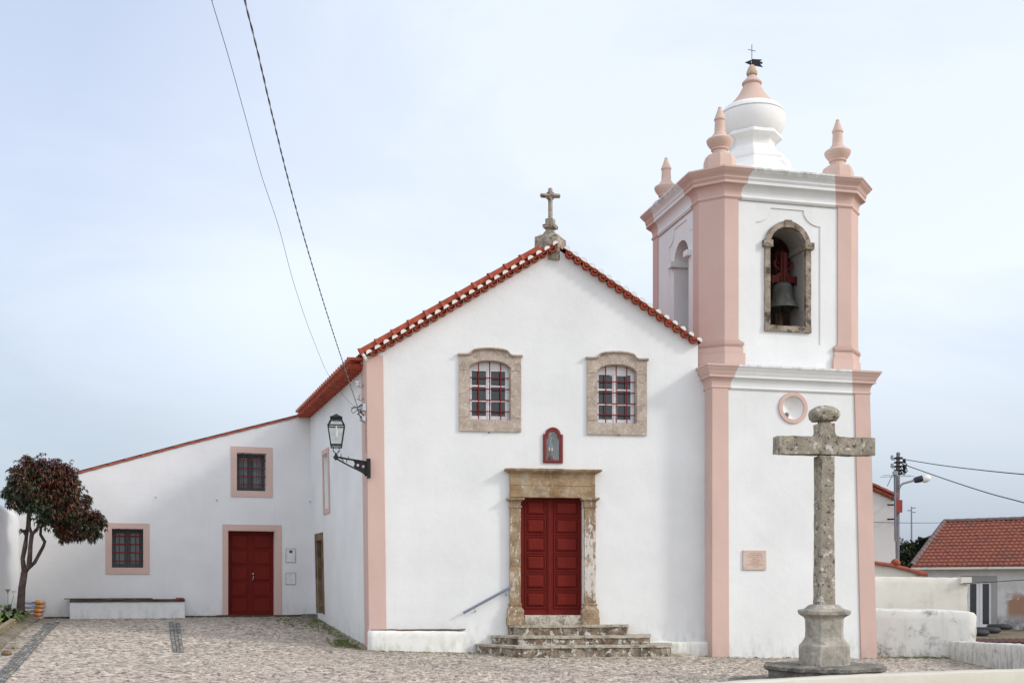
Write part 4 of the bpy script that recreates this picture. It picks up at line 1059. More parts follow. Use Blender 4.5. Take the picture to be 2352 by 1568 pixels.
for w_ in CR:
    mb = MB(TM)
    corner_prism(mb, UA, UB, UC, .33, .03, .7, zUB-.05, zU1+.1, w_)
    zp = zUB
    corner_prism(mb, UA, UB, UC, .47, .08, .3, zp-.05, zp+.36, w_)
    corner_prism(mb, UA, UB, UC, .43, .055, .29, zp+.36, zp+.50, w_)
    for k in range(5):
        t = PI*k/5; t2 = PI*(k+1)/5
        e = .05 + .035*math.sin((t+t2)/2)
        corner_prism(mb, UA, UB, UC, .40+.05*math.sin((t+t2)/2), e, .28, zp+.50+.026*k, zp+.50+.026*(k+1), w_)
    corner_prism(mb, UA, UB, UC, .36, .045, .27, zp+.63, zp+.67, w_)
    mb.build('corner_pilaster', M['pink'], tower, bevel=.006)
z = zU1
prof = [(z-.03, .025), (z, .055), (z+.02, .065), (z+.045, .06), (z+.055, .045), (z+.065, .035)] + cavetto(z+.07, .035, z+.29, .16) + \
       [(z+.291, .185), (z+.35, .185), (z+.351, .17), (z+.37, .19), (z+.39, .20), (z+.391, .185), (z+.40, .20), (z+.42, .205)] + cyma(z+.43, .20, z+.57, .31) + [(z+.575, .325), (z+.615, .325), (z+.64, .22), (z+.65, .0)]
mb = MB(TM); cornice(mb, UA, UB, UC, .33, prof)
mb.build('cornice', [M['pink'], M['white_cornice']], tower, smooth=30)
zT = z + .64
# stone surround of the bell opening
mb = MB(TM)
e = .115
mb.panel(arch_pts(oc, orr+e, oz0, osp, 20)[:2] + arc(oc, osp, orr+e, orr+e, 0, 180, 20), [arch_pts(oc, orr-.012, oz0+.002, osp, 20)], -UB-.028, -UB+.1)
mb.box(oc-orr-e-.01, oc+orr+e+.01, -UB-.034, -UB+.1, oz0-.13, oz0)
mb.box(oc-.085, oc+.085, -UB-.05, -UB+.1, osp+orr-.03, osp+orr+e+.02)
for sx in (-1, 1): mb.box(oc+sx*(orr+e*.5)-.11, oc+sx*(orr+e*.5)+.11, -UB-.09, -UB+.12, osp-.05, osp+.10)
mb.build('bell_opening_surround', M['stone_arch'], tower, rough=(.08, .008), smooth=40)
for sx in (-1, 1):
    mb = MB(LM); mb.box(lc+sx*.50-.11, lc+sx*.50+.11, -UA-.09, -UA+.5, osp-.06, osp+.08); mb.build('impost', M['white_tower'], tower, bevel=.008)
# dome base, drum and onion
def reg(r, z): return octr(r, r, r*.586, z)
mb = MB(TM)
mb.loft([octr(UA+.05, UB+.05, UC+.03, zT-.02), octr(1.75, 1.68, .6, zT+.06), octr(1.45, 1.42, .62, zT+.22), reg(1.15, zT+.44), reg(.95, zT+.66), reg(.84, zT+.82)])
zz = zT + .8
zz = 11.66
mb.loft([reg(.84, zz), reg(.86, zz+.1), reg(.84, zz+.18), reg(.74, zz+.22), reg(.73, zz+.27), reg(.66, zz+.29), reg(.65, zz+.36), reg(.56, zz+.40), reg(.50, zz+.50), reg(.50, zz+.58),
         reg(.53, zz+.66), reg(.60, zz+.70), reg(.68, zz+.72), reg(.67, zz+.79), reg(.60, zz+.84), reg(.4, zz+.86)])
mb.build('dome_drum', M['white_dome'], tower, bevel=.006)
mb = MB(TM)
on_ = [(.40, 12.38), (.55, 12.42), (.66, 12.50), (.745, 12.62), (.79, 12.76), (.80, 12.90), (.79, 12.97), (.745, 12.975), (.745, 13.0), (.785, 13.005), (.765, 13.06), (.71, 13.13), (.66, 13.17), (.60, 13.18)]
mb.lathe(on_, n=40)
mb.build('dome', M['white_dome'], tower, smooth=35)
mb = MB(TM)
fl_ = [(.67, 13.165), (.60, 13.20), (.52, 13.27), (.42, 13.38), (.33, 13.50), (.27, 13.60), (.22, 13.70), (.205, 13.745), (.235, 13.77), (.24, 13.80), (.22, 13.83), (.15, 13.90), (.10, 13.96), (.095, 13.99)]
mb.lathe(fl_, n=32)
mb.build('spire', M['peach'], tower, smooth=40)
mb = MB(TM); mb.lathe([(.09, 13.985), (.125, 14.0), (.135, 14.04), (.12, 14.10), (.085, 14.18), (.05, 14.235), (.02, 14.25)], n=20)
mb.build('spire_tip', M['peach_tip'], tower, smooth=40)
# pinnacles
pin_prof = [(.19, .42), (.17, .47), (.165, .53), (.20, .555), (.195, .585), (.215, .61), (.27, .68), (.30, .74), (.305, .775), (.285, .80), (.22, .84), (.175, .87), (.17, .895), (.14, .93), (.125, .96), (.118, 1.10), (.112, 1.22), (.13, 1.24), (.13, 1.27), (.115, 1.30), (.085, 1.38), (.05, 1.48), (.04, 1.50), (.045, 1.52), (.03, 1.54)]
pin_pos = [(-1.53, -1.56), (1.43, -1.55), (-1.60, 1.60), (1.5, 1.5)]
first = None
for k, (x, y) in enumerate(pin_pos):
    if first is None:
        mb = MB(TM @ Matrix.Translation((x, y, zT-.02)))
        mb.loft([reg(.34, 0), reg(.34, .27), reg(.30, .40), reg(.18, .43)])
        mb.lathe(pin_prof, n=20)
        first = mb.build('pinnacle', M['peach'], tower, smooth=40)
    else:
        o = first.copy(); C.objects.link(o); o.parent = tower; o.location = (x - pin_pos[0][0], y - pin_pos[0][1], 0)
# weathervane
wv = thing('weather_vane', 'black arrow weather vane with a small iron cross on top of the tower dome', 'weather vane', TM @ Matrix.Translation((0, 0, 14.24)))
wm = MATW[wv.name]; pmv = FP / 27.5
mb = MB(wm); mb.tube([(0,0,-.1), (0,0,.50)], .009, 6); mb.tube([(-.10,0,.37), (.10,0,.35)], .007, 6); mb.build('rod', M['black_iron'], wv)
mb = MB(Matrix.Translation(TM @ Vector((0,0,14.24))) @ Matrix.Rotation(R(4), 4, 'Z'))
mb.wallprism([(-.17, .06), (-.02, .00), (-.02, .125)], -.012, .012)
mb.wallprism([(.01, .0), (.27, -.04), (.19, .04), (.26, .04), (.26, .085), (.19, .085), (.25, .14), (.01, .145)], -.012, .012)
mb.box(-.03, .03, -.013, .013, .03, .045); mb.box(-.03, .03, -.0125, .0125, .10, .112)
mb.build('vane', M['black_iron'], wv)
# bell
bellY = -UB + .50
_k = (1797-CX)/FP; _c, _s = math.cos(R(TY)), math.sin(R(TY))
BMx = (_k*(TC[1] + bellY*_c) - TC[0] + bellY*_s) / (_c - _k*_s)
bell = thing('church_bell', 'green bronze bell hanging from a carved red headstock in the tower opening', 'bell', TM @ Matrix.Translation((BMx, bellY, 8.0)))
BM = MATW[bell.name]
zl = TUP.z(1796, 709, .5) - 8.0
mb = MB(BM)
bp = [(.385, 0), (.375, .02), (.335, .07), (.285, .16), (.255, .26), (.235, .36), (.225, .46), (.215, .53), (.18, .58), (.10, .60), (.0, .605)]
mb.lathe([(r, zl+z_) for r, z_ in bp] , n=32, cap=False); mb.lathe([(r-.03 if r > .03 else 0, zl+z_-.02 if i else zl) for i, (r, z_) in enumerate(bp)], n=32, cap=False)
mb.loft([[(.385*math.cos(2*PI*j/32), .385*math.sin(2*PI*j/32), zl) for j in range(32)], [(.355*math.cos(2*PI*j/32), .355*math.sin(2*PI*j/32), zl) for j in range(32)]], False, False)
mb.build('bell_body', M['bronze'], bell, smooth=50)
mb = MB(BM); mb.tube([(0,0,zl+.5), (0,0,zl+.0), (0,0,zl-.06)], [.015, .02, .045], 8); mb.tube([(0,0,zl-.05), (0,0,zl-.12)], [.04, .02], 8); mb.build('clapper', M['black_iron'], bell, smooth=50)
mb = MB(BM)
zb_ = zl + .60
mb.wallprism([(-.46, zb_+.02), (-.38, zb_-.01), (.38, zb_-.01), (.46, zb_+.02), (.50, zb_+.07), (.46, zb_+.12), (.34, zb_+.12), (.22, zb_+.15), (.12, zb_+.22), (-.12, zb_+.22), (-.22, zb_+.15), (-.46, zb_+.12)], -.10, .10)
mb.wallprism([(-.09, zb_+.1), (.09, zb_+.1), (.085, zb_+.66), (.05, zb_+.70), (-.05, zb_+.70), (-.085, zb_+.66)], -.09, .09)
mb.box(-.035, .035, -.125, -.09, zb_, zb_+.68)
for sx in (-1, 1):
    mb.tube([(sx*.10, -.04, zb_+.30), (sx*.20, -.04, zb_+.36), (sx*.23, -.04, zb_+.46), (sx*.17, -.04, zb_+.52), (sx*.13, -.04, zb_+.47), (sx*.17, -.04, zb_+.43)], [.035,.035,.035,.03,.025,.02], 8)
    for j in range(3): mb.tube([(sx*(.03+.045*j), 0, zb_+.68-.03*j), (sx*(.04+.07*j), 0, zb_+.78-.05*j)], [.016, .006], 6)
mb.tube([(0, 0, zb_+.70), (0, 0, zb_+.80)], [.02, .006], 6)
for x in (-.3, -.08, .08, .3): mb.box(x-.02, x+.02, -.128, -.108, zb_-.06, zb_+.14)
for x in (-.12, .12): mb.box(x-.03, x+.03, -.05, .05, zb_-.10, zb_)
mb.build('headstock', M['yoke_red'], bell, bevel=.006)
mb = MB(BM); mb.box(.06, .16, .30, .40, -.8, zl+.1); mb.box(-.5, .55, .28, .42, zl+.55, zl+.68); mb.build('support_post', M['stone_brown'], bell)
# plaque on the tower
pq = thing('memorial_plaque', 'small pink marble memorial plaque with faded lettering on the tower wall', 'plaque', TM)
PM = TM; 
pu0, pu1 = TLO.u(1707, -.03)+LXL, TLO.u(1760, -.03)+LXL; pz0, pz1 = TLO.z(1733, 1307, -.03), TLO.z(1733, 1262.5, -.03)
sh = .17*(1-3/6.)*.3
pu0 += 0; pu1 += 0
mb = MB(TM); mb.box(pu0, pu1, LYF-.035, LYF, pz0, pz1); mb.build('slab', M['plaque'], pq, bevel=.004)
pw, ph = pu1-pu0, pz1-pz0
rows = [(.25, .78), (.21, .80), (.20, .82), (.36, .67), (.22, .78), (.33, .70), (.12, .89), (.40, .62)]
rr = random.Random(5)
for k, (a_, b_) in enumerate(rows):
    mb = MB(TM); zc_ = pz1 - ph*(.15 + .0975*k); x = pu0 + pw*a_; mb.box(x, pu0+pw*b_, LYF-.0362, LYF-.034, zc_-ph*.021, zc_-ph*.019)
    while x < pu0 + pw*b_:
        lw = rr.uniform(.007, .013); hgt = ph*.038
        if rr.random() < .86:
            mb.box(x, x+.0035, LYF-.0365, LYF-.034, zc_-hgt/2, zc_+hgt/2)
            if rr.random() < .6: mb.box(x+lw-.0035, x+lw, LYF-.0365, LYF-.034, zc_-hgt/2, zc_+hgt/2)
            t_ = rr.choice([-.5, 0, .4]); mb.box(x+.0035, x+lw-.0035, LYF-.0365, LYF-.034, zc_+hgt*t_, zc_+hgt*t_+.003)
        x += lw + .006
    mb.build('inscription_line', M['plaque_ink'], pq)
for sx in (.075, .925):
    for sz in (.10, .90):
        mb = MB(TM @ Matrix.Translation((pu0+pw*sx, LYF-.036, pz0+ph*sz)) @ Matrix.Rotation(R(90), 4, 'X')); mb.lathe([(.009, -.002), (.007, .004)], n=8); mb.build('screw', M['mortar_grey'], pq)

# ------------------------------------------------------------------ annex
annex = thing('annex', 'long low white annex with sloping roofline, pink framed openings and red double door', 'building', ANX.M)
def an(px, py, y=0): return ANX.uz(px, py, y)
AW = [(243, 343.5, 1200, 1317, 257, 329, 1213, 1302), (530, 626, 1025, 1140, 544, 611, 1039.5, 1126)]
def rect(px0, px1, pt, pb, y=0):
    u0, zb = an(px0, pb, y); u1 = an(px1, pb, y)[0]; zt = an((px0+px1)/2, pt, y)[1]; zb = an((px0+px1)/2, pb, y)[1]
    return u0, u1, zb, zt
holes = []
for w in AW:
    u0, u1, zb, zt = rect(w[4], w[5], w[6], w[7]); holes.append([(u0, zb), (u1, zb), (u1, zt), (u0, zt)])
du = rect(524, 631, 1218, 1412); holes.append([(du[0], du[2]), (du[1], du[2]), (du[1], du[3]), (du[0], du[3])])
tl_ = an(46, 1121); tm_ = an(441, 1014.5); tr2 = an(689, 952.5)
mb = MB(ANX.M)
top = [tl_, tm_, tr2]
tr2 = an(712, 950)
mb.panel([(tl_[0]-.3, 0), (.4, 0), (.4, tr2[1]+.0), (tr2[0], tr2[1]+.0), an(689, 953), tm_, tl_, (tl_[0]-.3, tl_[1]-.1)], holes, 0, .5)
v = [(tl_[0]-.3, .4, 0), (tl_[0]-.3, 7, 0), (tl_[0]-.3, 7, tl_[1]-.1), (tl_[0]-.3, .4, tl_[1]-.1)]
mb.loft([v, [(x+.4, y, z) for x, y, z in v]])
mb.box(tl_[0]-.3, .6, 6.6, 7, 0, tl_[1]-.1)
mb.build('wall', M['white_annex'], annex)
mb = MB(ANX.M)   # lean-to roof and its verge tiles
a = Vector((tl_[0]-.35, 0, tl_[1]-.09)); mdl = Vector((tm_[0], 0, tm_[1])); b = Vector((an(689, 953)[0], 0, an(689, 953)[1]))
rows = [[(p.x, y, p.z+.02) for p in (a, mdl, b)] for y in (-.03, 7.1)]
mb.loft([rows[0], rows[1]], False, False, closed=False); mb.loft([[(x, y, z+.02) for x, y, z in r] for r in rows], False, False, closed=False)
path = [a, mdl, b]; L1 = (mdl-a).length; L2 = (b-mdl).length
def onp(s): return a + (mdl-a).normalized()*s if s < L1 else mdl + (b-mdl).normalized()*(s-L1)
nn = int((L1+L2)/.44)
for i in range(nn):
    s = (L1+L2)*i/nn; p = onp(s); q = onp(min(s+.47, L1+L2)); d_ = q-p; up = Vector((-d_.z, 0, d_.x)).normalized()
    half_tube(mb, p + Vector((0, .02, -.02)) , d_, up, .062, .046, d_.length, -20, 200, n=8)
mb.build('roof', M['terracotta_pale'], annex, smooth=40)
for w in AW:
    u0, u1, zb, zt = rect(*w[:4], -.02); h0, h1, hz0, hz1 = rect(w[4], w[5], w[6], w[7])
    mb = MB(ANX.M); mb.panel([(u0, zb), (u1, zb), (u1, zt), (u0, zt)], [[(h0, hz0), (h1, hz0), (h1, hz1), (h0, hz1)]], -.022, -.001)
    win = mb.build('window', M['pink'], annex, bevel=.004)
    mb = MB(ANX.M); g = .07
    mb.panel([(h0, hz0), (h1, hz0), (h1, hz1), (h0, hz1)], [[(h0+g, hz0+g), (h1-g, hz0+g), (h1-g, hz1-g), (h0+g, hz1-g)]], .30, .37)
    xm = (h0+h1)/2; mb.box(xm-.05, xm+.05, .302, .362, hz0+g, hz1-g)
    for s in (-1, 1):
        xa, xb = (h0+g, xm-.05) if s < 0 else (xm+.05, h1-g)
        mb.panel([(xa, hz0+g), (xb, hz0+g), (xb, hz1-g), (xa, hz1-g)], [[(xa+.035, hz0+g+.04), (xb-.035, hz0+g+.04), (xb-.035, hz1-g-.04), (xa+.035, hz1-g-.04)]], .315, .35)
    mb.build('frame', M['frame_grey'], win, bevel=.003)
    mb = MB(ANX.M); mb.box(h0+.02, h1-.02, .335, .34, hz0+.02, hz1-.02); mb.build('pane', M['glass_veil'], win)
    mb = MB(ANX.M)
    for k in range(3):
        x = h0 + (h1-h0)*(.235+.265*k); mb.tube([(x, .03, hz0-.01), (x, .03, hz1+.01)], .014, 7)
    for k in range(4):
        z_ = hz0 + (hz1-hz0)*(.175+.215*k); mb.tube([(h0-.01, .045, z_), (h1+.01, .045, z_)], .014, 7)
    mb.build('grille', M['iron_red'], win, smooth=60)
u0, u1, zb, zt = rect(511, 647, 1203.5, 1418, -.02)
mb = MB(ANX.M)
mb.wallprism([(u0, zb), (du[0], zb), (du[0], du[3]), (du[1], du[3]), (du[1], zb), (u1, zb), (u1, zt), (u0, zt)], -.022, -.001)
dso = mb.build('door_surround', M['pink'], annex, bevel=.004)
xm = (du[0]+du[1])/2
for k, (x0, x1) in enumerate(((du[0], xm), (xm, du[1]))):
    mb = MB(ANX.M); y = .24
    mb.box(x0+.003, x1-.003, y, y+.05, du[2]+.02, du[3]-.003)
    n = 5; H = du[3]-du[2]-.12; ph = H/n
    for i in range(n):
        z0 = du[2]+.09 + i*ph; z1 = z0+ph-.07
        a0, a1 = x0+.09, x1-.09
        mb.loft([[(a0, y, z0), (a1, y, z0), (a1, y, z1), (a0, y, z1)], [(a0+.03, y-.016, z0+.03), (a1-.03, y-.016, z0+.03), (a1-.03, y-.016, z1-.03), (a0+.03, y-.016, z1-.03)]], False, True)
        mb.panel([(a0-.02, z0-.02), (a1+.02, z0-.02), (a1+.02, z1+.02), (a0-.02, z1+.02)], [[(a0, z0), (a1, z0), (a1, z1), (a0, z1)]], y-.012, y+.001)
    if k == 0: mb.box(x1-.02, x1+.03, y-.02, y-.002, du[2]+.02, du[3]-.004)
    d_ = mb.build('door', M['door_red'], annex, bevel=.003)
    if k == 1:
        mb = MB(ANX.M); hx, hz_ = an(581, 1322, .1)
        mb.tube([(x0+.07, .23, hz_), (x0+.07, .18, hz_), (x0+.075, .175, hz_-.02), (x0+.035, .175, hz_-.10)], .010, 7); mb.lathe([(.02, 0), (.02, .008)], (x0+.07, .22, hz_), 10)
        mb.box(x0+.045, x0+.085, .22, .228, hz_+.05, hz_+.10)
        mb.build('handle', M['galv'], d_, smooth=50)
mb = MB(ANX.M); mb.box(du[0]-.1, du[1]+.1, -.01, .3, du[2]-.06, du[2]-.002); mb.build('threshold', M['stone_step'], annex, rough=(.1, .004))
mb = MB(ANX.M); mb.box(du[0]-.1, du[1]+.1, .4, .46, du[2], du[3]+.1); mb.build('door_backing', M['interior'], annex)
# gutter stone along the foot of the annex wall
mb = MB(ANX.M)
x = an(100, 1420)[0]
while x < -.1:
    L = random.uniform(.55, .9); x2 = min(x+L, -.05)
    mb.box(x+.004, x2-.004, -.16+random.uniform(-.015, .015), .01, .3, gz1(*ANX.w((x+x2)/2, -.12, 0).to_2d()) + .045 + random.uniform(-.012, .008))
    x = x2
mb.build('foot_stones', M['bench_slab'], annex, rough=(.15, .008), smooth=40)
# meter boxes
for k, (pt, pb) in enumerate(((1258, 1290.5), (1313.5, 1341))):
    u0, u1, zb, zt = rect(656, 679.5, pt, pb)
    mt = thing('meter_box', ['white utility meter box with a little square window, right of the annex door', 'plain white utility box with a round lock, below the windowed meter box'][k], 'meter box', ANX.M, 'meter boxes beside the annex door')
    mb = MB(ANX.M); mb.panel([(u0, zb), (u1, zb), (u1, zt), (u0, zt)], [[(u0+.012, zb+.012), (u1-.012, zb+.012), (u1-.012, zt-.012), (u0+.012, zt-.012)]], -.012, -.0005)
    mb.build('frame', M['galv'], mt)
    mb = MB(ANX.M)
    if k == 0:
        cx_ = (u0+u1)/2; hs = [[(cx_-.045, zt-.13), (cx_+.045, zt-.13), (cx_+.045, zt-.05), (cx_-.045, zt-.05)]]
    else: hs = []
    mb.panel([(u0+.016, zb+.016), (u1-.016, zb+.016), (u1-.016, zt-.016), (u0+.016, zt-.016)], hs, -.014, -.0005)
    mb.build('cover', plain('meter_white', (.66, .68, .67), .5), mt)
    mb = MB(ANX.M)
    if k == 0: mb.box(cx_-.05, cx_+.05, -.004, -.002, zt-.135, zt-.045); mb.box(cx_-.025, cx_+.025, -.008, -.004, zt-.12, zt-.09); mb.build('meter_window', plain('meter_dark', (.10, .09, .04), .3), mt)
    else: mb.box(u0+.03, u0+.05, -.02, -.014, (zb+zt)/2-.01, (zb+zt)/2+.01); mb.build('lock', M['galv'], mt)
# bench
be = thing('wall_bench', 'long white masonry bench with a dark stone top against the annex wall', 'bench', ANX.M)
b0, b1 = an(160, 1400, -.45)[0], an(425, 1400, -.45)[0]; bz = an(300, 1373.5, -.45)[1]
mb = MB(ANX.M); mb.box(b0, b1, -.43, .0, .4, bz-.085); mb.build('base', M['white_annex'], be, bevel=.01)
mb = MB(ANX.M); x = b0-.0
for L in (1.05, .85, .95, 1.2):
    x2 = min(x+L*(b1-b0)/4.05, b1+.02); mb.box(x+.003, x2-.003, -.46, .0, bz-.08, bz-.012+random.uniform(-.004,.004)); x = x2
mb.build('seat_slab', M['bench_slab'], be, rough=(.12, .007), smooth=40)
bo = MB(ANX.M); bo.box(b0-.14, b0+3.0*(b1-b0)/4.2, -.44, -.12, bz-.006, bz+.016); o = bo.build('plank', plain('dark_plank', (.07, .05, .05), .8, var=.4)); tag(o, 'thin dark plank lying on the left of the stone bench top, overhanging its end', 'plank')
mb = MB(ANX.M)
u0 = an(404, 1372, -.3)[0]; u1 = an(423, 1372, -.3)[0]
n = 8
mb.loft([[(u0+(u1-u0)*i/n, -.38+.02*math.sin(i), bz-.005), (u0+(u1-u0)*i/n, -.36, bz+.018+.012*math.sin(i*1.7)), (u0+(u1-u0)*i/n, -.18, bz+.02+.01*math.cos(i*2.1)), (u0+(u1-u0)*i/n, -.15, bz-.005)] for i in range(n+1)])
o = mb.build('cloth', plain('crimson_cloth', (.30, .01, .06), .8), smooth=60); tag(o, 'small crumpled crimson cloth on the right end of the stone bench', 'cloth')
# stone doorstep in the corner
ds = MB(ANX.M); s0 = an(692, 1411, -.5)[0]; s1 = an(756, 1411, -.5)[0]
ds.prism([(s0, -.62), (s1+.02, -.55), (s1+.15, .4), (s0+.1, .3)], .4, an(725, 1409.5, -.55)[1])
o = ds.build('doorstep', M['stone_dark'], rough=(.1, .02), smooth=40); tag(o, 'dark worn stone doorstep in the corner below the narrow brown side door', 'doorstep')

# ------------------------------------------------------------------ wall lamp, insulators, junction box, cables
lamp = thing('wall_lamp', 'black iron lantern on an ornate bracket at the pink corner of the church', 'wall lamp', Matrix.Translation(P(846, 1097, 24.0)))
YL = 23.82
def L3(px, py, Y=None): 
    Y = YL + (24.0-YL)*(px-772)/(846-772) if Y is None else Y
    return P(px, py, Y)
mb = MB()
d_arm = (L3(846, 1075) - L3(772, 1049)).normalized()
yo = Vector((.25, -1, 0)).normalized()
def slab(pts, w=.02): 
    mb.loft([[L3(*p) + yo*w for p in pts], [L3(*p) - yo*w for p in pts]])
slab([(841.5, 1052), (850.5, 1052), (851, 1097), (843, 1097)], .045)
mb.tube([L3(772, 1048), L3(800, 1053), L3(842, 1059.5)], .020, 8); mb.tube([L3(774, 1053), L3(800, 1067), L3(826, 1080), (L3(836, 1085)), L3(842, 1091)], [.018,.016,.016,.02,.03], 8)
# pierced web
import mathutils
web = [(812, 1057), (842, 1060), (842, 1090), (834, 1083), (822, 1078), (812, 1070), (815, 1064)]
def hole_c(cx_, cy_, r, n=10): return [(cx_ + r*math.cos(2*PI*i/n), cy_ + r*math.sin(2*PI*i/n)) for i in range(n)]
hs = [hole_c(822, 1067, 3.2), hole_c(834.5, 1070, 3.4)]
tri = tessellate_polygon([[Vector((x, y, 0)) for x, y in l] for l in [web]+hs]); flat = [p for l in [web]+hs for p in l]
mb.add([L3(*p) + yo*.012 for p in flat] + [L3(*p) - yo*.012 for p in flat], [tuple(t) for t in tri] + [tuple(i+len(flat) for i in t[::-1]) for t in tri])
for (x, y) in ((783, 1044), (786, 1052), (800, 1050), (796, 1056), (788, 1058)): mb.tube([L3(x, y+4), L3(x+.5, y-4)], [.012, .004], 5)
mb.tube([L3(768, 1052), L3(776, 1046)], [.05, .035], 10); mb.tube([L3(772, 1054), L3(772, 1049), L3(772, 1040)], [.03, .045, .025], 10)
mb.build('bracket', M['black_iron'], lamp, smooth=40)
LB0 = P(772.3, 1035, YL); pmL = FP / YL
LT = Matrix.Translation(LB0) @ Matrix.Rotation(R(8), 4, 'Z')
def lz(py): return (1035-py)/pmL
mb = MB(LT)
lv = [(lz(1026.5), .105), (lz(1021), .108), (lz(977), .172), (lz(976), .175), (lz(962), .105)]
for sx in (-1, 1):
    for sy in (-1, 1):
        mb.tube([(sx*r, sy*r, z_) for z_, r in ((lv[0][0], lv[0][1]), (lv[2][0], lv[2][1]), (lv[4][0], lv[4][1]))], .013, 6)
        mb.tube([(sx*.06, sy*.06, lz(1026)), (sx*.065, sy*.065, lz(1034)), (0, 0, lz(1041))], .008, 5)
for z_, r, t in ((lv[0][0], .105, .009), (lz(1020.5), .112, .014), (lv[2][0], .172, .015), (lz(962.5), .105, .012)):
    mb.tube([(-r,-r,z_),(r,-r,z_),(r,r,z_),(-r,r,z_),(-r,-r,z_)], t, 6)
mb.loft([sq(.118, lz(965)), sq(.128, lz(959)), sq(.128, lz(957)), sq(.09, lz(955)), sq(.02, lz(950.5)), sq(.008, lz(949))])
mb.build('lantern_frame', M['black_iron'], lamp, smooth=40)
mb = MB(LT)
for k in range(4):
    Rk = Matrix.Rotation(k*PI/2, 4, 'Z'); mb.M = LT @ Rk
    mb.add([(-.105, -.105, lz(1021)), (.105, -.105, lz(1021)), (.17, -.17, lz(977)), (-.17, -.17, lz(977))], [(0,1,2,3)])
    mb.add([(-.17, -.17, lz(976)), (.17, -.17, lz(976)), (.105, -.105, lz(963)), (-.105, -.105, lz(963))], [(0,1,2,3)])
mb.build('lantern_glass', M['lamp_glass'], lamp)
mb = MB(LT); mb.lathe([(.03, lz(1003)), (.036, lz(1000)), (.036, lz(986)), (.028, lz(984)), (.01, lz(980)), (.01, lz(965))], n=14); mb.box(-.15, .15, -.012, .012, lz(989), lz(986))
mb.build('bulb', M['porcelain'], lamp, smooth=40)
for k, py in enumerate((883, 913)):
    q = side_pt(836, 5.7 - .3*k); base = P(832, py+3, q.y)
    it = thing('insulator', ['upper white porcelain insulator on a hook by the pink corner', 'lower white porcelain insulator on a hook, just above the junction box'][k], 'insulator', Matrix.Translation(base), 'porcelain insulators on the side wall')
    yq = q.y
    mb = MB(); mb.tube([P(834, py-2, yq+.05), P(833, py+4, yq), P(829, py+6, yq-.02), P(824, py+4, yq-.05), P(822.5, py, yq-.05)], .010, 6); mb.build('hook', M['galv'], it, smooth=50)
    mb = MB(Matrix.Translation(P(822, py, yq-.05))); mb.lathe([(.03, -.03), (.05, -.02), (.055, .0), (.035, .015), (.04, .04), (.06, .05), (.055, .07), (.03, .085), (.02, .09)], n=14); mb.build('porcelain_cup', M['porcelain'], it, smooth=50)
qj = side_pt(834, 5.2)
jb = thing('junction_box', 'grey metal cable junction box with looped wires on the pink church corner', 'junction box', Matrix.Translation(P(835, 935, 24.05)))
mb = MB(); c_ = P(834.5, 934, 24.1)
mb.M = Matrix.Translation(c_) @ Matrix.Rotation(R(30), 4, 'Z'); mb.box(-.04, .05, -.05, .10, -.075, .07); mb.build('box', M['galv'], jb, bevel=.006); mb = MB(mb.M); mb.box(-.05, .04, -.045, .08, -.30, -.19); mb.build('lower_box', M['galv'], jb, bevel=.006)
mb = MB(); Yj = 24.0
mb.tube([P(832, 928, Yj), P(826, 931, Yj), P(821, 938, Yj), P(824, 945, Yj), P(831, 948, Yj), P(836, 953, 24.1)], .014, 6)
mb.tube([P(822, 938, Yj), P(812, 935, Yj), P(806, 942, Yj), P(811, 948, Yj), P(818, 943, Yj), P(823, 937, Yj)], .008, 6)
mb.tube([P(806, 937, Yj), P(814, 933, Yj), P(824, 935, Yj)], .008, 6)
mb.tube([P(823, 943, Yj), P(826, 953, Yj), P(831, 962, Yj), P(837, 970, 24.15)], .007, 5)
for (x, y) in ((823, 950), (828, 955), (826, 940), (829, 944)): mb.tube([P(x-2, y-1, Yj), P(x+3, y+2, Yj)], [.018, .012], 6)
mb.build('cable_loops', M['cable'], jb, smooth=50)
mb = MB(); mb.tube([P(838, 968, 24.12), P(839.5, 985, 24.12), P(840, 1010, 24.12), P(841, 1030, 24.12), P(842, 1052, 24.05)], .006, 5)
for y in (972, 988, 1003, 1018, 1033, 1048): mb.lathe([(.012, 0), (.012, .012)], tuple(P(840, y, 24.10)), 6)
mb.build('cable_run', plain('painted_cable', (.45, .30, .26), .7), jb)

def wire(name, pts_px, r, label, mat, twist=0, group=None):
    """pts_px: (px, py, Y) control points; smooth spline through them in space"""
    P3 = [P(*p) for p in pts_px]; pts = []
    for i in range(len(P3)-1):
        p0 = P3[max(i-1, 0)]; p1 = P3[i]; p2 = P3[i+1]; p3 = P3[min(i+2, len(P3)-1)]
        for k in range(14):
            t = k/14; pts.append(.5*((2*p1) + (p2-p0)*t + (2*p0-5*p1+4*p2-p3)*t*t + (3*p1-p0-3*p2+p3)*t**3))
    pts.append(P3[-1])
    mb = MB()
    if twist:
        # resample finely and twist two strands round each other
        dense = []; 
        for i in range(len(pts)-1):
            L = (pts[i+1]-pts[i]).length; k = max(1, int(L/.035))
            for j in range(k): dense.append(pts[i].lerp(pts[i+1], j/k))
        s = 0; strands = [[], []]
        for i in range(1, len(dense)):
            d_ = dense[i]-dense[i-1]; s += d_.length; d_.normalize(); a_ = d_.cross(Vector((0,0,1))).normalized(); b_ = a_.cross(d_)
            for q in (0, 1):
                ph = 2*PI*s/twist + q*PI; strands[q].append(dense[i] + r*.95*(math.cos(ph)*a_ + math.sin(ph)*b_))
        for q in (0, 1): mb.tube(strands[q], r, 5, m=q)
        o = mb.build(name, [mat, M['galv']], smooth=60)
    else:
        mb.tube(pts, r, 6); o = mb.build(name, mat, smooth=60)
    return tag(o, label, 'cable', group)
def Yint(y, y0, Y0, y1, Y1): 
    f = (y-y0)/(y1-y0); return 1/((1-f)/Y0 + f/Y1)
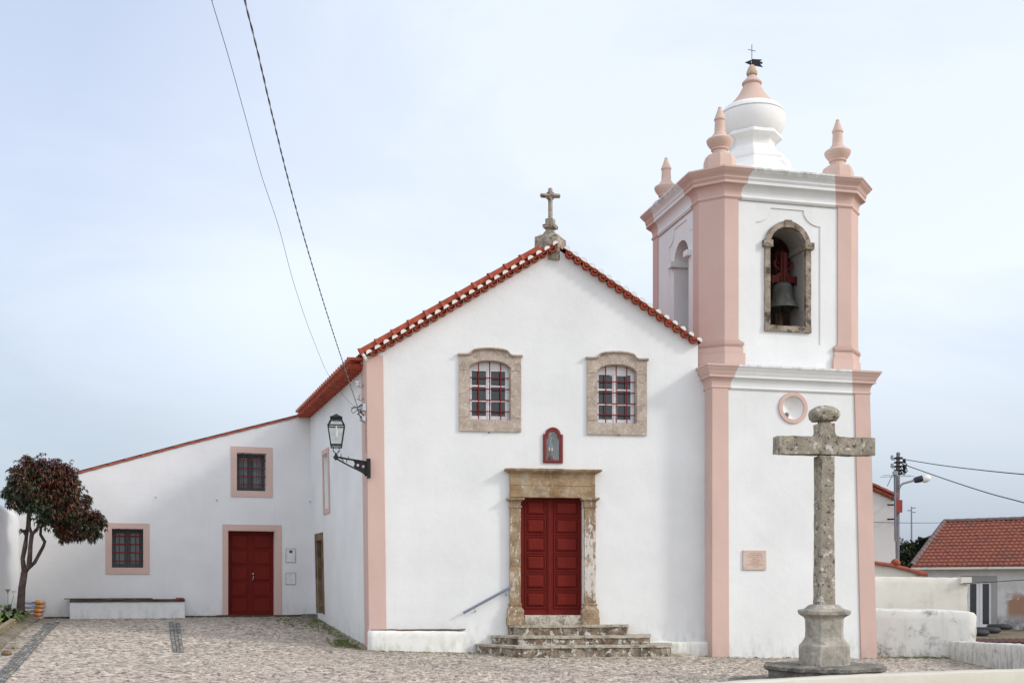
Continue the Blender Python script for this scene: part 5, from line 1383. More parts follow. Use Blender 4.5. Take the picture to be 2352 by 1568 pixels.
w1 = [(823, 938, 24.0), (808, 893, 0), (790, 838, 0), (770, 778, 0), (742, 690, 0), (703, 560, 0), (662, 412, 0), (625, 262, 0), (592, 120, 0), (562, 0, 9.6)]
w1 = [(x, y, Y or Yint(y, 938, 24.0, 0, 9.6)) for x, y, Y in w1]
w1 += [(530, -140, 8.5), (-2709.0, -11744.5, 1), (1467.4, 3131.8, -8)]
wire('overhead_cable', w1, .0052, 'thick twisted black overhead cable rising from the church corner', M['cable'], twist=.42, group='overhead cables to the church corner')
w2 = [(822, 934, 24.0), (806, 926, 0), (775, 890, 0), (750, 852, 0), (728, 800, 0), (703, 735, 0), (672, 640, 0), (640, 520, 0), (600, 400, 0), (562, 262, 0), (525, 130, 0), (486, 0, 9.6)]
w2 = [(x, y, Y or Yint(y, 934, 24.0, 0, 9.6)) for x, y, Y in w2] + [(445, -140, 8.5), (-3486.0, -12133.0, 1), (1564.5, 3164.2, -8)]
wire('overhead_cable', w2, .0032, 'thin slack grey wire running left of the thick overhead cable', M['cable_twist'], group='overhead cables to the church corner')

# ------------------------------------------------------------------ left: boundary wall, planter, tree, bags
mb = MB()
secs = []
for (x, y, zt) in ((-12.85, 29.7, 3.3), (-12.84, 29.4, 3.42), (-12.8, 28.8, 3.55), (-12.72, 27.7, 3.72), (-12.6, 26.0, 3.75), (-12.2, 20.0, 3.8)):
    secs.append([(x-.45, y, 0), (x-.45, y, zt-.12), (x-.32, y, zt-.03), (x-.16, y, zt), (x-.05, y, zt-.06), (x, y, zt-.2), (x, y, 0)])
mb.loft(secs); o = mb.build('boundary_wall', M['white_annex'], smooth=60); tag(o, 'tall white rounded garden wall at the far left behind the tree', 'wall')
# planter
pa = [(-12.35, 28.9), (-12.1, 28.3), (-10.9, 25.0), (-9.35, 20.5), (-8.6, 18.0)]
A0 = gp(76, 1420); B0 = gp(0, 1470)
dirp = Vector((B0[0]-A0[0], B0[1]-A0[1])).normalized(); perp = Vector((dirp.y, -dirp.x)); perp = perp if perp.x < 0 else -perp
plt = thing('planter_bed', 'raised flower bed edged with grooved timber sleepers below the tree', 'flower bed', Matrix.Translation((A0[0], A0[1], gz1(*A0))))
def pb(s, off, z):
    q = Vector((A0[0], A0[1])) + dirp*s + perp*off; return (q.x, q.y, gz1(q.x, q.y) + z)
mb = MB(); NN = 10; Lb = 9.5
mb.loft([[pb(Lb*i/NN, -.22, -.1), pb(Lb*i/NN, -.20, .05), pb(Lb*i/NN, .05, .13), pb(Lb*i/NN, .2, .13), pb(Lb*i/NN, .2, -.1)] for i in range(NN+1)])
mb.build('curb', M['concrete_curb'], plt, rough=(.2, .03), smooth=60)
mb = MB()
for k in range(4):
    s0 = k*2.3; s1 = s0+2.25
    for j, (z0, o_) in enumerate(((.12, .0), (.175, .012))):
        mb.loft([[pb(s, o_, z0), pb(s, o_, z0+.05), pb(s, o_+.11, z0+.055), pb(s, o_+.11, z0)] for s in (s0, (s0+s1)/2, s1)])
mb.build('edging', M['sleeper'], plt, bevel=.006)
mb = MB(); mb.loft([[pb(Lb*i/NN, .1, .12), pb(Lb*i/NN, 1.0, .26), pb(Lb*i/NN, 2.6, .3)] for i in range(NN+1)], False, False, closed=False)
mb.build('soil', M['soil'], plt)
# rocks by the bed
for k, (px, py, r, mat, lab) in enumerate(((36, 1488, .07, 'sleeper', 'pale yellow stone lying beside the flower bed'), (14, 1503, .09, 'stone_brown', 'dark brown rock at the foot of the flower bed'), (97, 1459, .035, 'plaque', 'small pinkish stone on the cobbles right of the flower bed'))):
    g = gp(px, py); mb = MB(Matrix.Translation((g[0], g[1], gz1(*g)+r*.4))); mb.lathe([(.1*r, -.5*r), (.9*r, -.4*r), (1.1*r, 0), (.8*r, .45*r), (.3*r, .6*r)], n=9)
    o = mb.build('stone', M[mat], rough=(.05, r*.35), smooth=35); tag(o, lab, 'stone')
# tree
def leaf(mb, p, d, L, w, droop, m, up=Vector((0,0,1))):
    d = d.normalized(); s = d.cross(up)
    if s.length < .1: s = Vector((1,0,0))
    s = s.normalized()*w; mid = p + d*L*.5 + Vector((0,0,.06*L)); tip = p + d*L + Vector((0,0,-droop*L))
    mb.add([p, mid - s, tip, mid + s], [(0,1,2,3)], m)
tree = thing('tree', 'small leaning tree with dense dark bronze red foliage and several thin trunks', 'tree', Matrix.Translation(P(47, 1410, 27.6)))
Yt = 27.6
def T3(px, py, dy=0): return P(px, py, Yt+dy)
mb = MB()
mb.tube([T3(44, 1416), T3(47, 1400), T3(50, 1350), T3(56, 1312)], [.13, .10, .085, .08], 9)
mb.tube([T3(56, 1312), T3(52, 1282, .05), T3(58, 1252, .08), T3(60, 1236, .1), T3(64, 1205, .1), T3(66, 1165, .05), T3(70, 1120, 0)], [.07, .055, .06, .045, .045, .04, .02], 8)
mb.tube([T3(56, 1312), T3(67, 1298, -.05), T3(70, 1250, -.1), T3(73, 1226, -.12)], [.07, .065, .05, .05], 8)
mb.tube([T3(73, 1226, -.12), T3(67, 1208, -.1), T3(68, 1180, -.05), T3(75, 1120, .1), T3(60, 1080, .2)], [.04, .038, .034, .02, .01], 7)
mb.tube([T3(73, 1226, -.12), T3(86, 1213, -.15), T3(92, 1195, -.2), T3(110, 1175, -.2), T3(130, 1130, -.2), T3(140, 1090, -.1)], [.045, .04, .036, .03, .02, .01], 7)
mb.tube([T3(60, 1308), T3(80, 1290, .1), T3(100, 1252, .2), T3(103, 1243, .2), T3(93, 1226, .15), T3(94, 1210, .1), T3(102, 1202, .1), T3(125, 1195, .1), T3(165, 1200, 0), T3(200, 1190, 0)], [.05, .045, .04, .042, .036, .034, .03, .025, .02, .008], 7)
mb.tube([T3(94, 1210, .1), T3(105, 1188), T3(130, 1165, -.1), T3(150, 1140, -.2)], [.034, .028, .02, .01], 6)
mb.tube([T3(66, 1165, .05), T3(50, 1150, .2), T3(35, 1135, .3)], [.03, .02, .01], 6)
rt = random.Random(2)
for (x0, y0, x1, y1) in ((70,1165,40,1110),(68,1150,90,1070),(66,1180,30,1150),(110,1175,130,1080),(130,1165,175,1120),(92,1195,150,1150),(165,1200,215,1180),(165,1200,195,1225),(102,1202,150,1215),(130,1195,170,1170),(140,1110,160,1075),(72,1120,62,1055),(90,1140,110,1065),(60,1140,20,1120),(200,1190,232,1200),(125,1195,140,1228),(66,1165,28,1135)):
    q0 = T3(x0, y0, rt.uniform(-.1, .1)); q1 = T3(x1, y1, rt.uniform(-.4, .4)); md = q0.lerp(q1, .5) + Vector((rt.uniform(-.06,.06), 0, rt.uniform(.0,.1)))
    mb.tube([q0, md, q1], [.018, .012, .004], 5)
mb.build('trunk', M['bark'], tree, smooth=60)
blobs = [(110,1102,50),(70,1092,38),(140,1100,38),(150,1135,42),(100,1145,52),(45,1118,26),(28,1128,18),(176,1175,36),(192,1200,32),(150,1205,30),(122,1078,28),(62,1070,20),(90,1072,24),
         (160,1090,20),(216,1205,24),(140,1222,20),(165,1150,34),(52,1150,22),(80,1120,40),(125,1180,36),(30,1140,24),(165,1110,18),(118,1160,44),(60,1125,38),(205,1188,24),(36,1085,16),(185,1225,16),(225,1195,14),(160,1225,16),(208,1222,18)]
rr = random.Random(11); mb = MB()
def whorl(mb, c, outd, nl_, L, red):
    for k in range(nl_):
        a_ = rr.uniform(0, 2*PI); el = rr.uniform(-.9, .7)
        d_ = (outd*.5 + Vector((math.cos(a_)*math.cos(el), math.sin(a_)*math.cos(el), math.sin(el)*.8))).normalized()
        leaf(mb, c, d_, L*rr.uniform(.7, 1.25), L*.19, rr.uniform(.2, .8), 1 if rr.random() < red else 0)
for bx, by, br in blobs:
    c = T3(bx, by, rr.uniform(-.25, .25)); r = br/94.
    nt_ = int(175*(r/.4)**1.7) + 14
    lob = rr.uniform(0, 100)
    for k in range(nt_):
        v = Vector((rr.gauss(0,1), rr.gauss(0,1), rr.gauss(0,1))).normalized()
        rad = r*(rr.random()**.35)*rr.uniform(.85, 1.10)*(1.02 + .55*noise.noise(v*2.1 + Vector((lob, 0, 0)))); p = c + Vector((v.x*rad, v.y*rad*1.15, v.z*rad))
        upness = v.z*.55 + v.x*.25 - v.y*.25 + (bx-60)/320.
        red = min(.88, max(.03, .28 + upness*.8 + noise.noise(p*1.7)*.9))
        if rad < r*.6: red *= .4
        whorl(mb, p, v, 8, .088, red*(.55 if v.z < -.25 or bx > 195 else 1))
for (x, y) in ((63,1048),(66,1052),(36,1080),(22,1098),(25,1110),(12,1132),(8,1136),(205,1150),(200,1158),(203,1142),(178,1110),(172,1095),(142,1068),(123,1063),(100,1062),(180,1128),(226,1178),(224,1186),(240,1195),(241,1205),(52,1218),(45,1160),(50,1172),(150,1240),(213,1240),(60,1062),(84,1060),(160,1080)):
    for q in range(5):
        whorl(mb, T3(x+rr.uniform(-4,4), y+rr.uniform(-4,4), rr.uniform(-.1,.1)), Vector((0,0,.5)), 9, .10, .5 if x > 50 else .2)
mb.build('crown', [M['leaf_green'], M['leaf_red']], tree)
# planter plants
def clump(name, px, py, Y, n, h, mats, label, flowers=0, spread=.35, wide=.03):
    b = P(px, py, Y); t = thing(name, label, 'plant', Matrix.Translation(b)); mb = MB(); r_ = random.Random(px)
    for i in range(n):
        a_ = r_.uniform(0, 2*PI); L = h*r_.uniform(.6, 1.1); out_ = spread*r_.uniform(.3, 1)
        base = b + Vector((math.cos(a_)*.05, math.sin(a_)*.05, 0)); d_ = Vector((math.cos(a_), math.sin(a_), 0)); sd_ = Vector((-d_.y, d_.x, 0))*wide*r_.uniform(.7, 1.3)
        p1 = base + d_*out_*.45 + Vector((0,0,L*.75)); p2 = base + d_*out_ + Vector((0,0,L*r_.uniform(.7, 1))); p3 = base + d_*out_*1.4 + Vector((0,0,L*r_.uniform(.3,.7)))
        m_ = r_.choice([0, 0, 1])
        mb.add([base-sd_*.2, base+sd_*.2, p1+sd_, p1-sd_], [(0,1,2,3)], m_); mb.add([p1-sd_, p1+sd_, p2+sd_, p2-sd_], [(0,1,2,3)], m_); mb.add([p2-sd_, p2+sd_, p3], [(0,1,2)], m_)
    mb.build('foliage', mats, t)
    for (fx_, fy_) in (flowers or []):
        f = P(fx_, fy_, Y); mb = MB(); mb.tube([b, b.lerp(f, .5) + Vector((-.02,0,.04)), f], .007, 5); mb.build('stem', M['leaf_bright'], t)
        mb = MB(Matrix.Translation(f)); mb.lathe([(.008, 0), (.02, .04), (.045, .08), (.07, .11)], n=10, cap=False); mb.build('flower', M['wood_white'] if fx_ > 20 else M['sleeper'], t, smooth=60)
clump('lily_plant', 22, 1428, 27.0, 36, .42, [M['leaf_green'], M['leaf_bright']], 'arum lily with one white bloom on a long stem by the tree trunk', [(31, 1366), (18, 1362)], .35, .035)
clump('leafy_plant', 2, 1440, 25.5, 60, .36, [M['leaf_bright'], M['leaf_green']], 'bright green broad leaved plant at the left edge of the flower bed', None, .4, .05)
clump('leafy_plant', 30, 1426, 26.4, 60, .26, [M['leaf_bright'], M['leaf_green']], 'low bushy green plant in the flower bed, left of the trunk foot', None, .36, .05)
# bags
bagm = [plain('bag_blue_grey', (.50, .52, .57), .4, var=.1), plain('bag_orange', (.62, .24, .02), .4, var=.1), plain('bag_peach', (.60, .36, .24), .5, var=.12), plain('bag_print', (.10, .13, .25), .4)]
blabels = ['topmost orange and grey plastic sack of the stack behind the trunk', 'second sack from the top of the stack behind the trunk', 'third sack from the top of the stack behind the trunk', 'fourth sack from the top, second from the bottom of the stack', 'bottom sack of the stack, resting on the ground by the annex wall']
proto = None
Yb = 28.75
for k in range(5):
    py = 1377 + k*9.3; c = P(74 - (k==4)*2 - (k==3)*2, py+4, Yb)
    Mx = Matrix.Translation(c) @ Matrix.Rotation(R(14 + 5*math.sin(k*2.1)), 4, 'Z') @ Matrix.Rotation(R(3 - k*.8), 4, 'Y')
    t = thing('sack', blabels[k], 'sack', Mx, 'stacked sacks behind the tree')
    mb = MB(Mx); nu, nv = 22, 12; hx, hy, hz_ = .33 - .018*max(0, k-1), .20, .060
    rings = []
    for i in range(nu+1):
        s = -1 + 2*i/nu; w_ = (1-abs(s)**4)**.45
        rings.append([(hx*s, hy*max(w_, .25)*math.copysign(abs(math.cos(a_))**.6, math.cos(a_)), hz_*(w_+.03)*math.copysign(abs(math.sin(a_))**.8, math.sin(a_)) + .008*noise.noise(Vector((s*3, a_, k)))) for a_ in [2*PI*j/nv for j in range(nv)]])
    n = nv; base = mb.add([p for r in rings for p in r], [])
    for i in range(nu):
        s = -1 + 2*(i+.5)/nu
        for j in range(n):
            k2 = (j+1) % n; mb.f.append([base+i*n+j, base+i*n+k2, base+(i+1)*n+k2, base+(i+1)*n+j])
            mb.mi.append(0 if s < .28 else (1 if s < .62 else 2))
    mb.f.append([base+j for j in range(n)][::-1]); mb.mi.append(0); mb.f.append([base+nu*n+j for j in range(n)]); mb.mi.append(2)
    so_ = mb.build('sack_body', bagm, t, smooth=60)
    mb = MB(Mx); mb.box(.02, .13, -hy-.003, -hy+.02, -.012, .014); mb.build('print', bagm[3], t)

# ------------------------------------------------------------------ stone cross in the square
Yx = 19.5; pmx = FP/Yx
XM = Matrix.Translation(P(1893, HY + EYE*pmx, Yx)) @ Matrix.Rotation(R(10.5), 4, 'Z')
cr = thing('stone_cross', 'tall lichen covered stone wayside cross on a pedestal in front of the tower', 'cross', XM)
def xz(py): return EYE + (HY-py)/pmx
def chsq(h, z, c): 
    return [(-h+c, -h, z), (h-c, -h, z), (h, -h+c, z), (h, h-c, z), (h-c, h, z), (-h+c, h, z), (-h, h-c, z), (-h, -h+c, z)]
mb = MB(XM)
w = .135
mb.loft([chsq(w+.01, xz(1390), .02), chsq(w, xz(1200), .02), chsq(w, xz(1047), .02)])
mb.build('shaft', M['stone_cross'], cr, rough=(.09, .010), smooth=45)
mb = MB(XM)
zA0, zA1 = xz(1044), xz(1004); al = .885
# arms and head as one outline with small fillets in the upper corners
outl = [(-al, zA0), (al, zA0), (al, zA1), (w+.09, zA1), (w+.045, zA1+.012), (w+.012, zA1+.045), (w, zA1+.09), (w, xz(973)), (-w, xz(973)), (-w, zA1+.09), (-w-.012, zA1+.045), (-w-.045, zA1+.012), (-w-.09, zA1), (-al, zA1)]
mb.panel(outl, [], -w, w)
mb.build('arms', M['stone_cross'], cr, rough=(.09, .012), smooth=45)
mb = MB(XM)
mb.loft([chsq(.088, xz(975), .015), chsq(.085, xz(961), .015)])
kn = [(.10, 966), (.20, 966), (.245, 960), (.262, 952), (.255, 945), (.22, 939), (.15, 934), (.08, 931.5)]
mb.loft([[(h*math.copysign(abs(math.cos(a_))**.75, math.cos(a_)), h*.85*math.copysign(abs(math.sin(a_))**.75, math.sin(a_)), xz(py)) for a_ in [2*PI*j/20 for j in range(20)]] for h, py in kn])
mb.build('finial', M['stone_cross'], cr, rough=(.05, .022), smooth=50)
mb = MB(XM)
pd = [(.17, 1386, .04), (.22, 1389, .05), (.27, 1396, .07), (.355, 1399, .09), (.365, 1402, .09), (.355, 1409, .09), (.285, 1416, .08), (.27, 1420, .08), (.262, 1445, .08), (.268, 1461, .08), (.285, 1467, .085), (.325, 1476, .095), (.350, 1480, .10), (.354, 1483, .10), (.354, 1528, .10)]
mb.loft([chsq(h, xz(py), c) for h, py, c in pd])
mb.build('pedestal', M['stone_cross_base'], cr, rough=(.09, .006), smooth=18)
mb = MB(XM @ Matrix.Rotation(R(0), 4, 'Z'))
zs0 = xz(1524.5)
def octg(r, z, rot=22.5-25): return [(r*math.cos(R(rot+45*j)), r*math.sin(R(rot+45*j)), z) for j in range(8)]
mb.loft([octg(1.02, -.4), octg(1.0, zs0-.09), octg(1.08, zs0-.065), octg(1.09, zs0-.01), octg(1.06, zs0)])
mb.build('upper_step', M['stone_dark'], cr, rough=(.11, .018), smooth=40)
mb = MB(XM)
zs1 = xz(1563)
mb.loft([octg(1.72, -.5), octg(1.70, zs1-.07), octg(1.76, zs1-.05), octg(1.77, zs1-.01), octg(1.74, zs1)])
mb.build('lower_step', M['stone_dark'], cr, rough=(.13, .018), smooth=40)

# ------------------------------------------------------------------ walls on the right
def wallrun(name, pts, th, zb, mat, label, cap=0, bev=.04, rough=(.25, .02)):
    """pts: (x, y, ztop) along the camera-facing face; thickness extends backwards"""
    mb = MB(); sec = []
    for i, (x, y, zt) in enumerate(pts):
        a_ = pts[max(i-1, 0)]; b_ = pts[min(i+1, len(pts)-1)]
        d_ = Vector((b_[0]-a_[0], b_[1]-a_[1])).normalized(); n_ = Vector((-d_.y, d_.x))
        f = Vector((x, y)); g_ = f + n_*th
        sec.append([(f.x, f.y, zb), (f.x, f.y, zt-bev), (f.x+n_.x*bev*.4, f.y+n_.y*bev*.4, zt-bev*.3), (f.x+n_.x*bev, f.y+n_.y*bev, zt), (g_.x-n_.x*bev, g_.y-n_.y*bev, zt), (g_.x, g_.y, zt-bev), (g_.x, g_.y, zb)])
    mb.loft(sec); o = mb.build(name, mat, rough=rough, smooth=50); tag(o, label, 'wall'); return o
def wp(px, py, Y): p = P(px, py, Y); return (p.x, p.y, p.z)
def wps(l, sub=6):
    r_ = []
    for i in range(len(l)-1):
        for k in range(sub): r_.append(tuple(l[i][j] + (l[i+1][j]-l[i][j])*k/sub for j in range(3)))
    r_.append(l[-1]); return r_
wallrun('retaining_wall', [wp(1985, 1398, 26.35), wp(2060, 1399, 26.3), wp(2150, 1401, 26.25), wp(2225, 1402, 26.2), wp(2238, 1405, 26.25), wp(2243, 1411, 26.4)], 2.0, -.6, M['old_wall'], 'thick grimy white retaining wall directly right of the tower')
gwall = wallrun('garden_wall', [wp(1985, 1323, 29), wp(2100, 1324, 29), wp(2222, 1326, 29)], .4, -.6, M['old_wall2'], 'cream streaked garden wall with a crack, behind the thick grimy wall', bev=.015)
mb = MB(); a_ = P(2205, 1331, 28.97); mb.box(a_.x, a_.x+.28, 28.9, 29.45, a_.z-.09, a_.z+.08); mb.build('cap_stone', M['old_wall2'], gwall, bevel=.01)
wallrun('low_wall', wps([wp(2180, 1471, 26.1), wp(2234, 1473.5, 24.4), wp(2290, 1476, 22.9), wp(2352, 1480, 21.5), wp(2440, 1488, 19.8)], 4), .35, -.6, M['old_wall'], 'low dirty white wall running towards the viewer on the right', bev=.03)
dw = [(.4, 14.2, -.02), (1.4, 14.9, .10), (2.3, 15.3, .20), wp(1690, 1566, 15.6), wp(1800, 1560, 15.9), wp(1950, 1551.5, 16.2), wp(2120, 1544.5, 16.5), wp(2240, 1540, 16.7), wp(2352, 1537, 16.9), wp(2500, 1534, 17.1)]
wallrun('front_wall', wps(dw, 3), .30, -.7, M['cream_wall'], 'low curved cream topped wall in the bottom right foreground', bev=.02, rough=(.3, .008))

# gable house behind the tower
gh = thing('gable_house', 'plain white gable wall with a tiled roof edge, behind the tower on the right', 'house', Matrix.Translation(P(2030, 1320, 38)))
Yg = 38
mb = MB()
g0 = [P(1960, 1500, Yg), P(2062, 1500, Yg), P(2062, 1295, Yg), P(2057, 1290, Yg), P(2055, 1139, Yg), P(1996, 1112, Yg), P(1900, 1070, Yg)]
g0[0] = P(1900, 1500, Yg)
mb.loft([g0, [p + Vector((-1.5, 8, 0)) for p in g0]]); mb.build('wall', plaster('grey_white_plaster', (.62, .61, .60), dirt=.3, grime=.15, dirtcol=(.4, .38, .35)), gh)
mb = MB(); a_ = P(1900, 1066, Yg-.1); b_ = P(2058, 1137, Yg-.1); d_ = b_-a_; nG = 8
for i in range(nG):
    p = b_ - d_*(i/nG); 
    half_tube(mb, p, -d_, Vector((d_.z*-1, 0, d_.x)), .09, .075, d_.length/nG+.05, -10, 190)
    half_tube(mb, p + Vector((0,.05,-.09)), -d_, Vector((d_.z*-1, 0, d_.x)), .09, .075, d_.length/nG+.05, 0, 359)
mb.loft([[a_ + Vector((0,0,.0)), b_], [a_ + Vector((-1.5, 8, 0)), b_ + Vector((-1.5, 8, 0))]], False, False, closed=False)
mb.build('roof', M['terracotta_pale'], gh, smooth=50)
# low lean-to
lt = thing('shed', 'low white lean-to with a thin sloping tile edge, below the plain gable wall', 'shed', Matrix.Translation(P(2060, 1330, 33)))
mb = MB(); l0 = [P(1960, 1440, 33), P(2116, 1440, 33), P(2116, 1318, 33), P(2050, 1301, 33), P(2003, 1294, 33), P(1960, 1288, 33)]
mb.loft([l0, [p + Vector((-.3, 3, 0)) for p in l0]]); mb.build('wall', M['old_wall2'], lt)
mb = MB(); pth = [P(1960, 1286, 32.95), P(2003, 1291, 32.95), P(2050, 1298, 32.95), P(2116, 1315, 32.95)]
for i in range(3):
    a_, b_ = pth[i], pth[i+1]; n_ = max(1, int((b_-a_).length/.4)); d_ = (b_-a_)/n_
    for k in range(n_): half_tube(mb, a_ + d_*(k+1), -d_, Vector((-d_.z, 0, d_.x)), .075, .06, d_.length+.04, -30, 210)
half_tube(mb, P(2130, 1319, 32.9), Vector((-1, .2, .1)), (0,0,1), .09, .08, .3, -30, 210)
mb.lathe([(.05, -.1), (.13, -.05), (.15, .02), (.10, .1), (.03, .13)], tuple(P(2057, 1292, 33)), 10)
mb.loft([pth, [p + Vector((-.3, 3, .02)) for p in pth]], False, False, closed=False)
mb.build('roof', M['terracotta_pale'], lt, smooth=50)
# tiled house on the right
Yh = 50.
HP = P(2250, 1438, Yh); HF = Pl(HP.x, HP.y, -39)
hs_ = thing('tiled_house', 'white house with peeling plaster and a broad red tiled roof at the right edge', 'house', HF.M)
hz0 = -.9
e0u, ez = HF.uz(2104, 1303); ez = HF.z(2200, 1301)
dw0, dwz = HF.uz(2219, 1438); dw1 = HF.u(2277); dzt = HF.z(2248, 1334)
mb = MB(HF.M); mb.panel([(e0u, hz0), (14, hz0), (14, ez), (e0u, ez)], [[(dw0, dwz), (dw1, dwz), (dw1, dzt), (dw0, dzt)]], 0, .4)
mb.box(e0u, e0u+.4, .4, 6, hz0, ez); mb.box(13.6, 14, .4, 6, hz0, ez)
m_, nt, bs = newmat('peeling_plaster'); co = coords(nt)
tcn = nt.nodes.new('ShaderNodeTexCoord'); spn = N(nt, 'ShaderNodeSeparateXYZ', {0: tcn.outputs['Object']})
c = ramp(nt, noi(nt, co, 1.1, 6, .65), [(.3, (.50, .48, .46)), (.6, (.66, .65, .64))])
pe = math_(nt, 'MULTIPLY', maprange(nt, spn.outputs[2], dwz+.2, dwz+.7), maprange(nt, spn.outputs[2], dwz+1.75, dwz+1.25))
pe = math_(nt, 'MULTIPLY', pe, maprange(nt, spn.outputs[0], dw1+.5, dw1+.8))
nn_ = math_(nt, 'MULTIPLY', pe, maprange(nt, noi(nt, co, 1.2, 6, .68), .42, .46))
c = mixc(nt, nn_, c, (.34, .20, .13))
dk = math_(nt, 'MULTIPLY', maprange(nt, spn.outputs[2], dwz+.75, dwz+.1), maprange(nt, noi(nt, co, 2.3, 5, .6), .3, .55))
c = mixc(nt, math_(nt, 'MULTIPLY', dk, .85), c, (.12, .11, .11))
nt.links.new(c, bs.inputs['Base Color']); bs.inputs['Roughness'].default_value = .9
mb.build('wall', m_, hs_)
mb = MB(HF.M); sx0 = HF.u(2207); sx1 = HF.u(2290); szt = HF.z(2250, 1320.5)
mb.wallprism([(sx0, dwz-.2), (dw0, dwz-.2), (dw0, dzt), (dw1, dzt), (dw1, dwz-.2), (sx1, dwz-.2), (sx1, szt), (sx0, szt)], -.03, -.002)
mb.build('door_surround', plaster('grey_render', (.36, .35, .34), dirt=.4, grime=.3, dirtcol=(.2, .19, .18)), hs_)
mb = MB(HF.M); xm = (dw0+dw1)/2
for a_, b_ in ((dw0, xm), (xm, dw1)):
    mb.panel([(a_+.005, dwz), (b_-.005, dwz), (b_-.005, dzt), (a_+.005, dzt)], [[(a_+.14, dwz+.13), (b_-.12, dwz+.13), (b_-.12, dzt-.1), (a_+.14, dzt-.1)]], .08, .14)
gd = mb.build('glazed_door', M['wood_white'], hs_, bevel=.01)
mb = MB(HF.M); mb.box(dw0+.05, xm-.05, .10, .11, dwz+.05, dzt-.05); mb.build('pane', M['glass'], gd); mb = MB(HF.M); mb.box(xm+.05, dw1-.05, .10, .11, dwz+.05, dzt-.05); mb.build('pane', M['glass'], gd)
# roof with rows of tiles
r0u, rz_ = 0, 0
run = 3.6
yr = run; ru0, rzz = HF.uz(2170, 1198, yr); eav_u0 = HF.u(2094, -.35)
m_, nt, bs = newmat('interlocking_tiles'); M['tiles'] = m_
vr = noi(nt, coords(nt, (1, 1, 1)), .9, 6, .7); v2 = noi(nt, coords(nt), 7, 4, .7)
c = ramp(nt, v2, [(.3, (.13, .035, .022)), (.5, (.23, .065, .038)), (.72, (.33, .12, .07))])
c = mixc(nt, maprange(nt, vr, .50, .68, 0, .75), c, (.10, .06, .045))
nt.links.new(c, bs.inputs['Base Color']); bs.inputs['Roughness'].default_value = .85
mb = MB(HF.M)
nrow = 14; y0_, z0_ = -.40, ez+.03; y1_, z1_ = yr, rzz
tw = .22; sub = 6
for i in range(nrow):
    f0, f1 = i/nrow, (i+1)/nrow + .02
    ya, za = y0_+(y1_-y0_)*f0, z0_+(z1_-z0_)*f0; yb, zb2 = y0_+(y1_-y0_)*f1, z0_+(z1_-z0_)*f1
    ua = eav_u0 + (ru0-eav_u0)*f0; ub = 14.5
    cols = int((ub-ua)/tw*sub); vs = []; fs = []
    for j in range(cols+1):
        u_ = ua + j*tw/sub; ph = (u_/tw) % 1; h = .030*(math.sin(2*PI*ph)*.6 + .4*math.sin(4*PI*ph))
        jit = .010*noise.noise(Vector((math.floor(u_/tw)*3.1, i*2.3, 0)))
        vs += [(u_, ya, za-.02+h), (u_, ya, za+.080+h+jit), (u_, yb, zb2+.005+h)]
    for j in range(cols): 
        for q in (0, 1): fs.append((j*3+q, (j+1)*3+q, (j+1)*3+q+1, j*3+q+1))
    mb.add(vs, fs)
mb.add([(eav_u0, y0_, z0_), (ru0, y1_, z1_), (ru0, y1_+.5, z1_), (eav_u0, 7.6, z0_)], [(0,1,2,3)])
mb.add([(ru0, y1_, z1_), (14.5, y1_, z1_), (14.5, 7.6, z0_), (eav_u0, 7.6, z0_)], [(0,1,2,3)])
rf = mb.build('roof', M['tiles'], hs_)
mb = MB(HF.M)
for i in range(26):
    u_ = ru0 + i*.5; half_tube(mb, (u_, y1_, z1_+.03), (1,0,.0), (0,0,1), .13, .11, .53, -10, 190)
n_ = 14
for i in range(n_):
    f = i/n_; p = Vector((eav_u0 + (ru0-eav_u0)*f, y0_+(y1_-y0_)*f, z0_+(z1_-z0_)*f+.03)); q = Vector((eav_u0 + (ru0-eav_u0)*(f+1/n_), y0_+(y1_-y0_)*(f+1/n_), z0_+(z1_-z0_)*(f+1/n_)+.03))
    half_tube(mb, p, q-p, (0,0,1), .14, .12, (q-p).length*1.1, -10, 190)
mb.build('ridge_tiles', plain('grey_mossy_tile', (.16, .11, .10), .9, var=.4), rf, smooth=50)
mb = MB(HF.M); mb.box(e0u-.1, 14.4, -.40, -.30, ez-.10, ez+.0); mb.box(e0u, 14, -.30, -.001, ez-.05, ez+.02); mb.build('eave_board', M['old_wall2'], hs_)
# tyres, rusty sheet, bush of brown material in the yard
for k, (px, py, Y, lab) in enumerate(((2240, 1452, 41, 'old tyre lying flat nearest the thick white wall in the yard'), (2268, 1446, 43, 'middle old tyre lying in the yard below the glazed door'), (2296, 1438, 45, 'farthest old tyre lying in the yard right of the glazed door'))):
    b = P(px, py+6, Y); t_ = MB(Matrix.Translation(b)); nT = 24
    rings = [[((.36+.13*math.cos(a_))*math.cos(2*PI*i/nT), (.36+.13*math.cos(a_))*math.sin(2*PI*i/nT), .11+.11*math.sin(a_)) for a_ in [2*PI*j/10 for j in range(10)]] for i in range(nT)]
    t_.loft(rings + [rings[0]], False, False); o = t_.build('tyre', M['rubber'], smooth=60); tag(o, lab, 'tyre', 'tyres lying in the yard')
mb = MB(); a_ = P(2236, 1470, 28.6); vs = []; fs = []; n_ = 120
for i in range(n_+1):
    x = a_.x + i*.035; h = .018*math.sin(i*1.3); vs += [(x, 28.4, a_.z+h-.02), (x, 29.3, a_.z+h+.02)]
for i in range(n_): fs.append((i*2, i*2+2, i*2+3, i*2+1))
mb.add(vs, fs); o = mb.build('corrugated_sheet', M['rust'], smooth=60); tag(o, 'rusty dark red corrugated roofing sheet just above the low wall at the right', 'sheet')
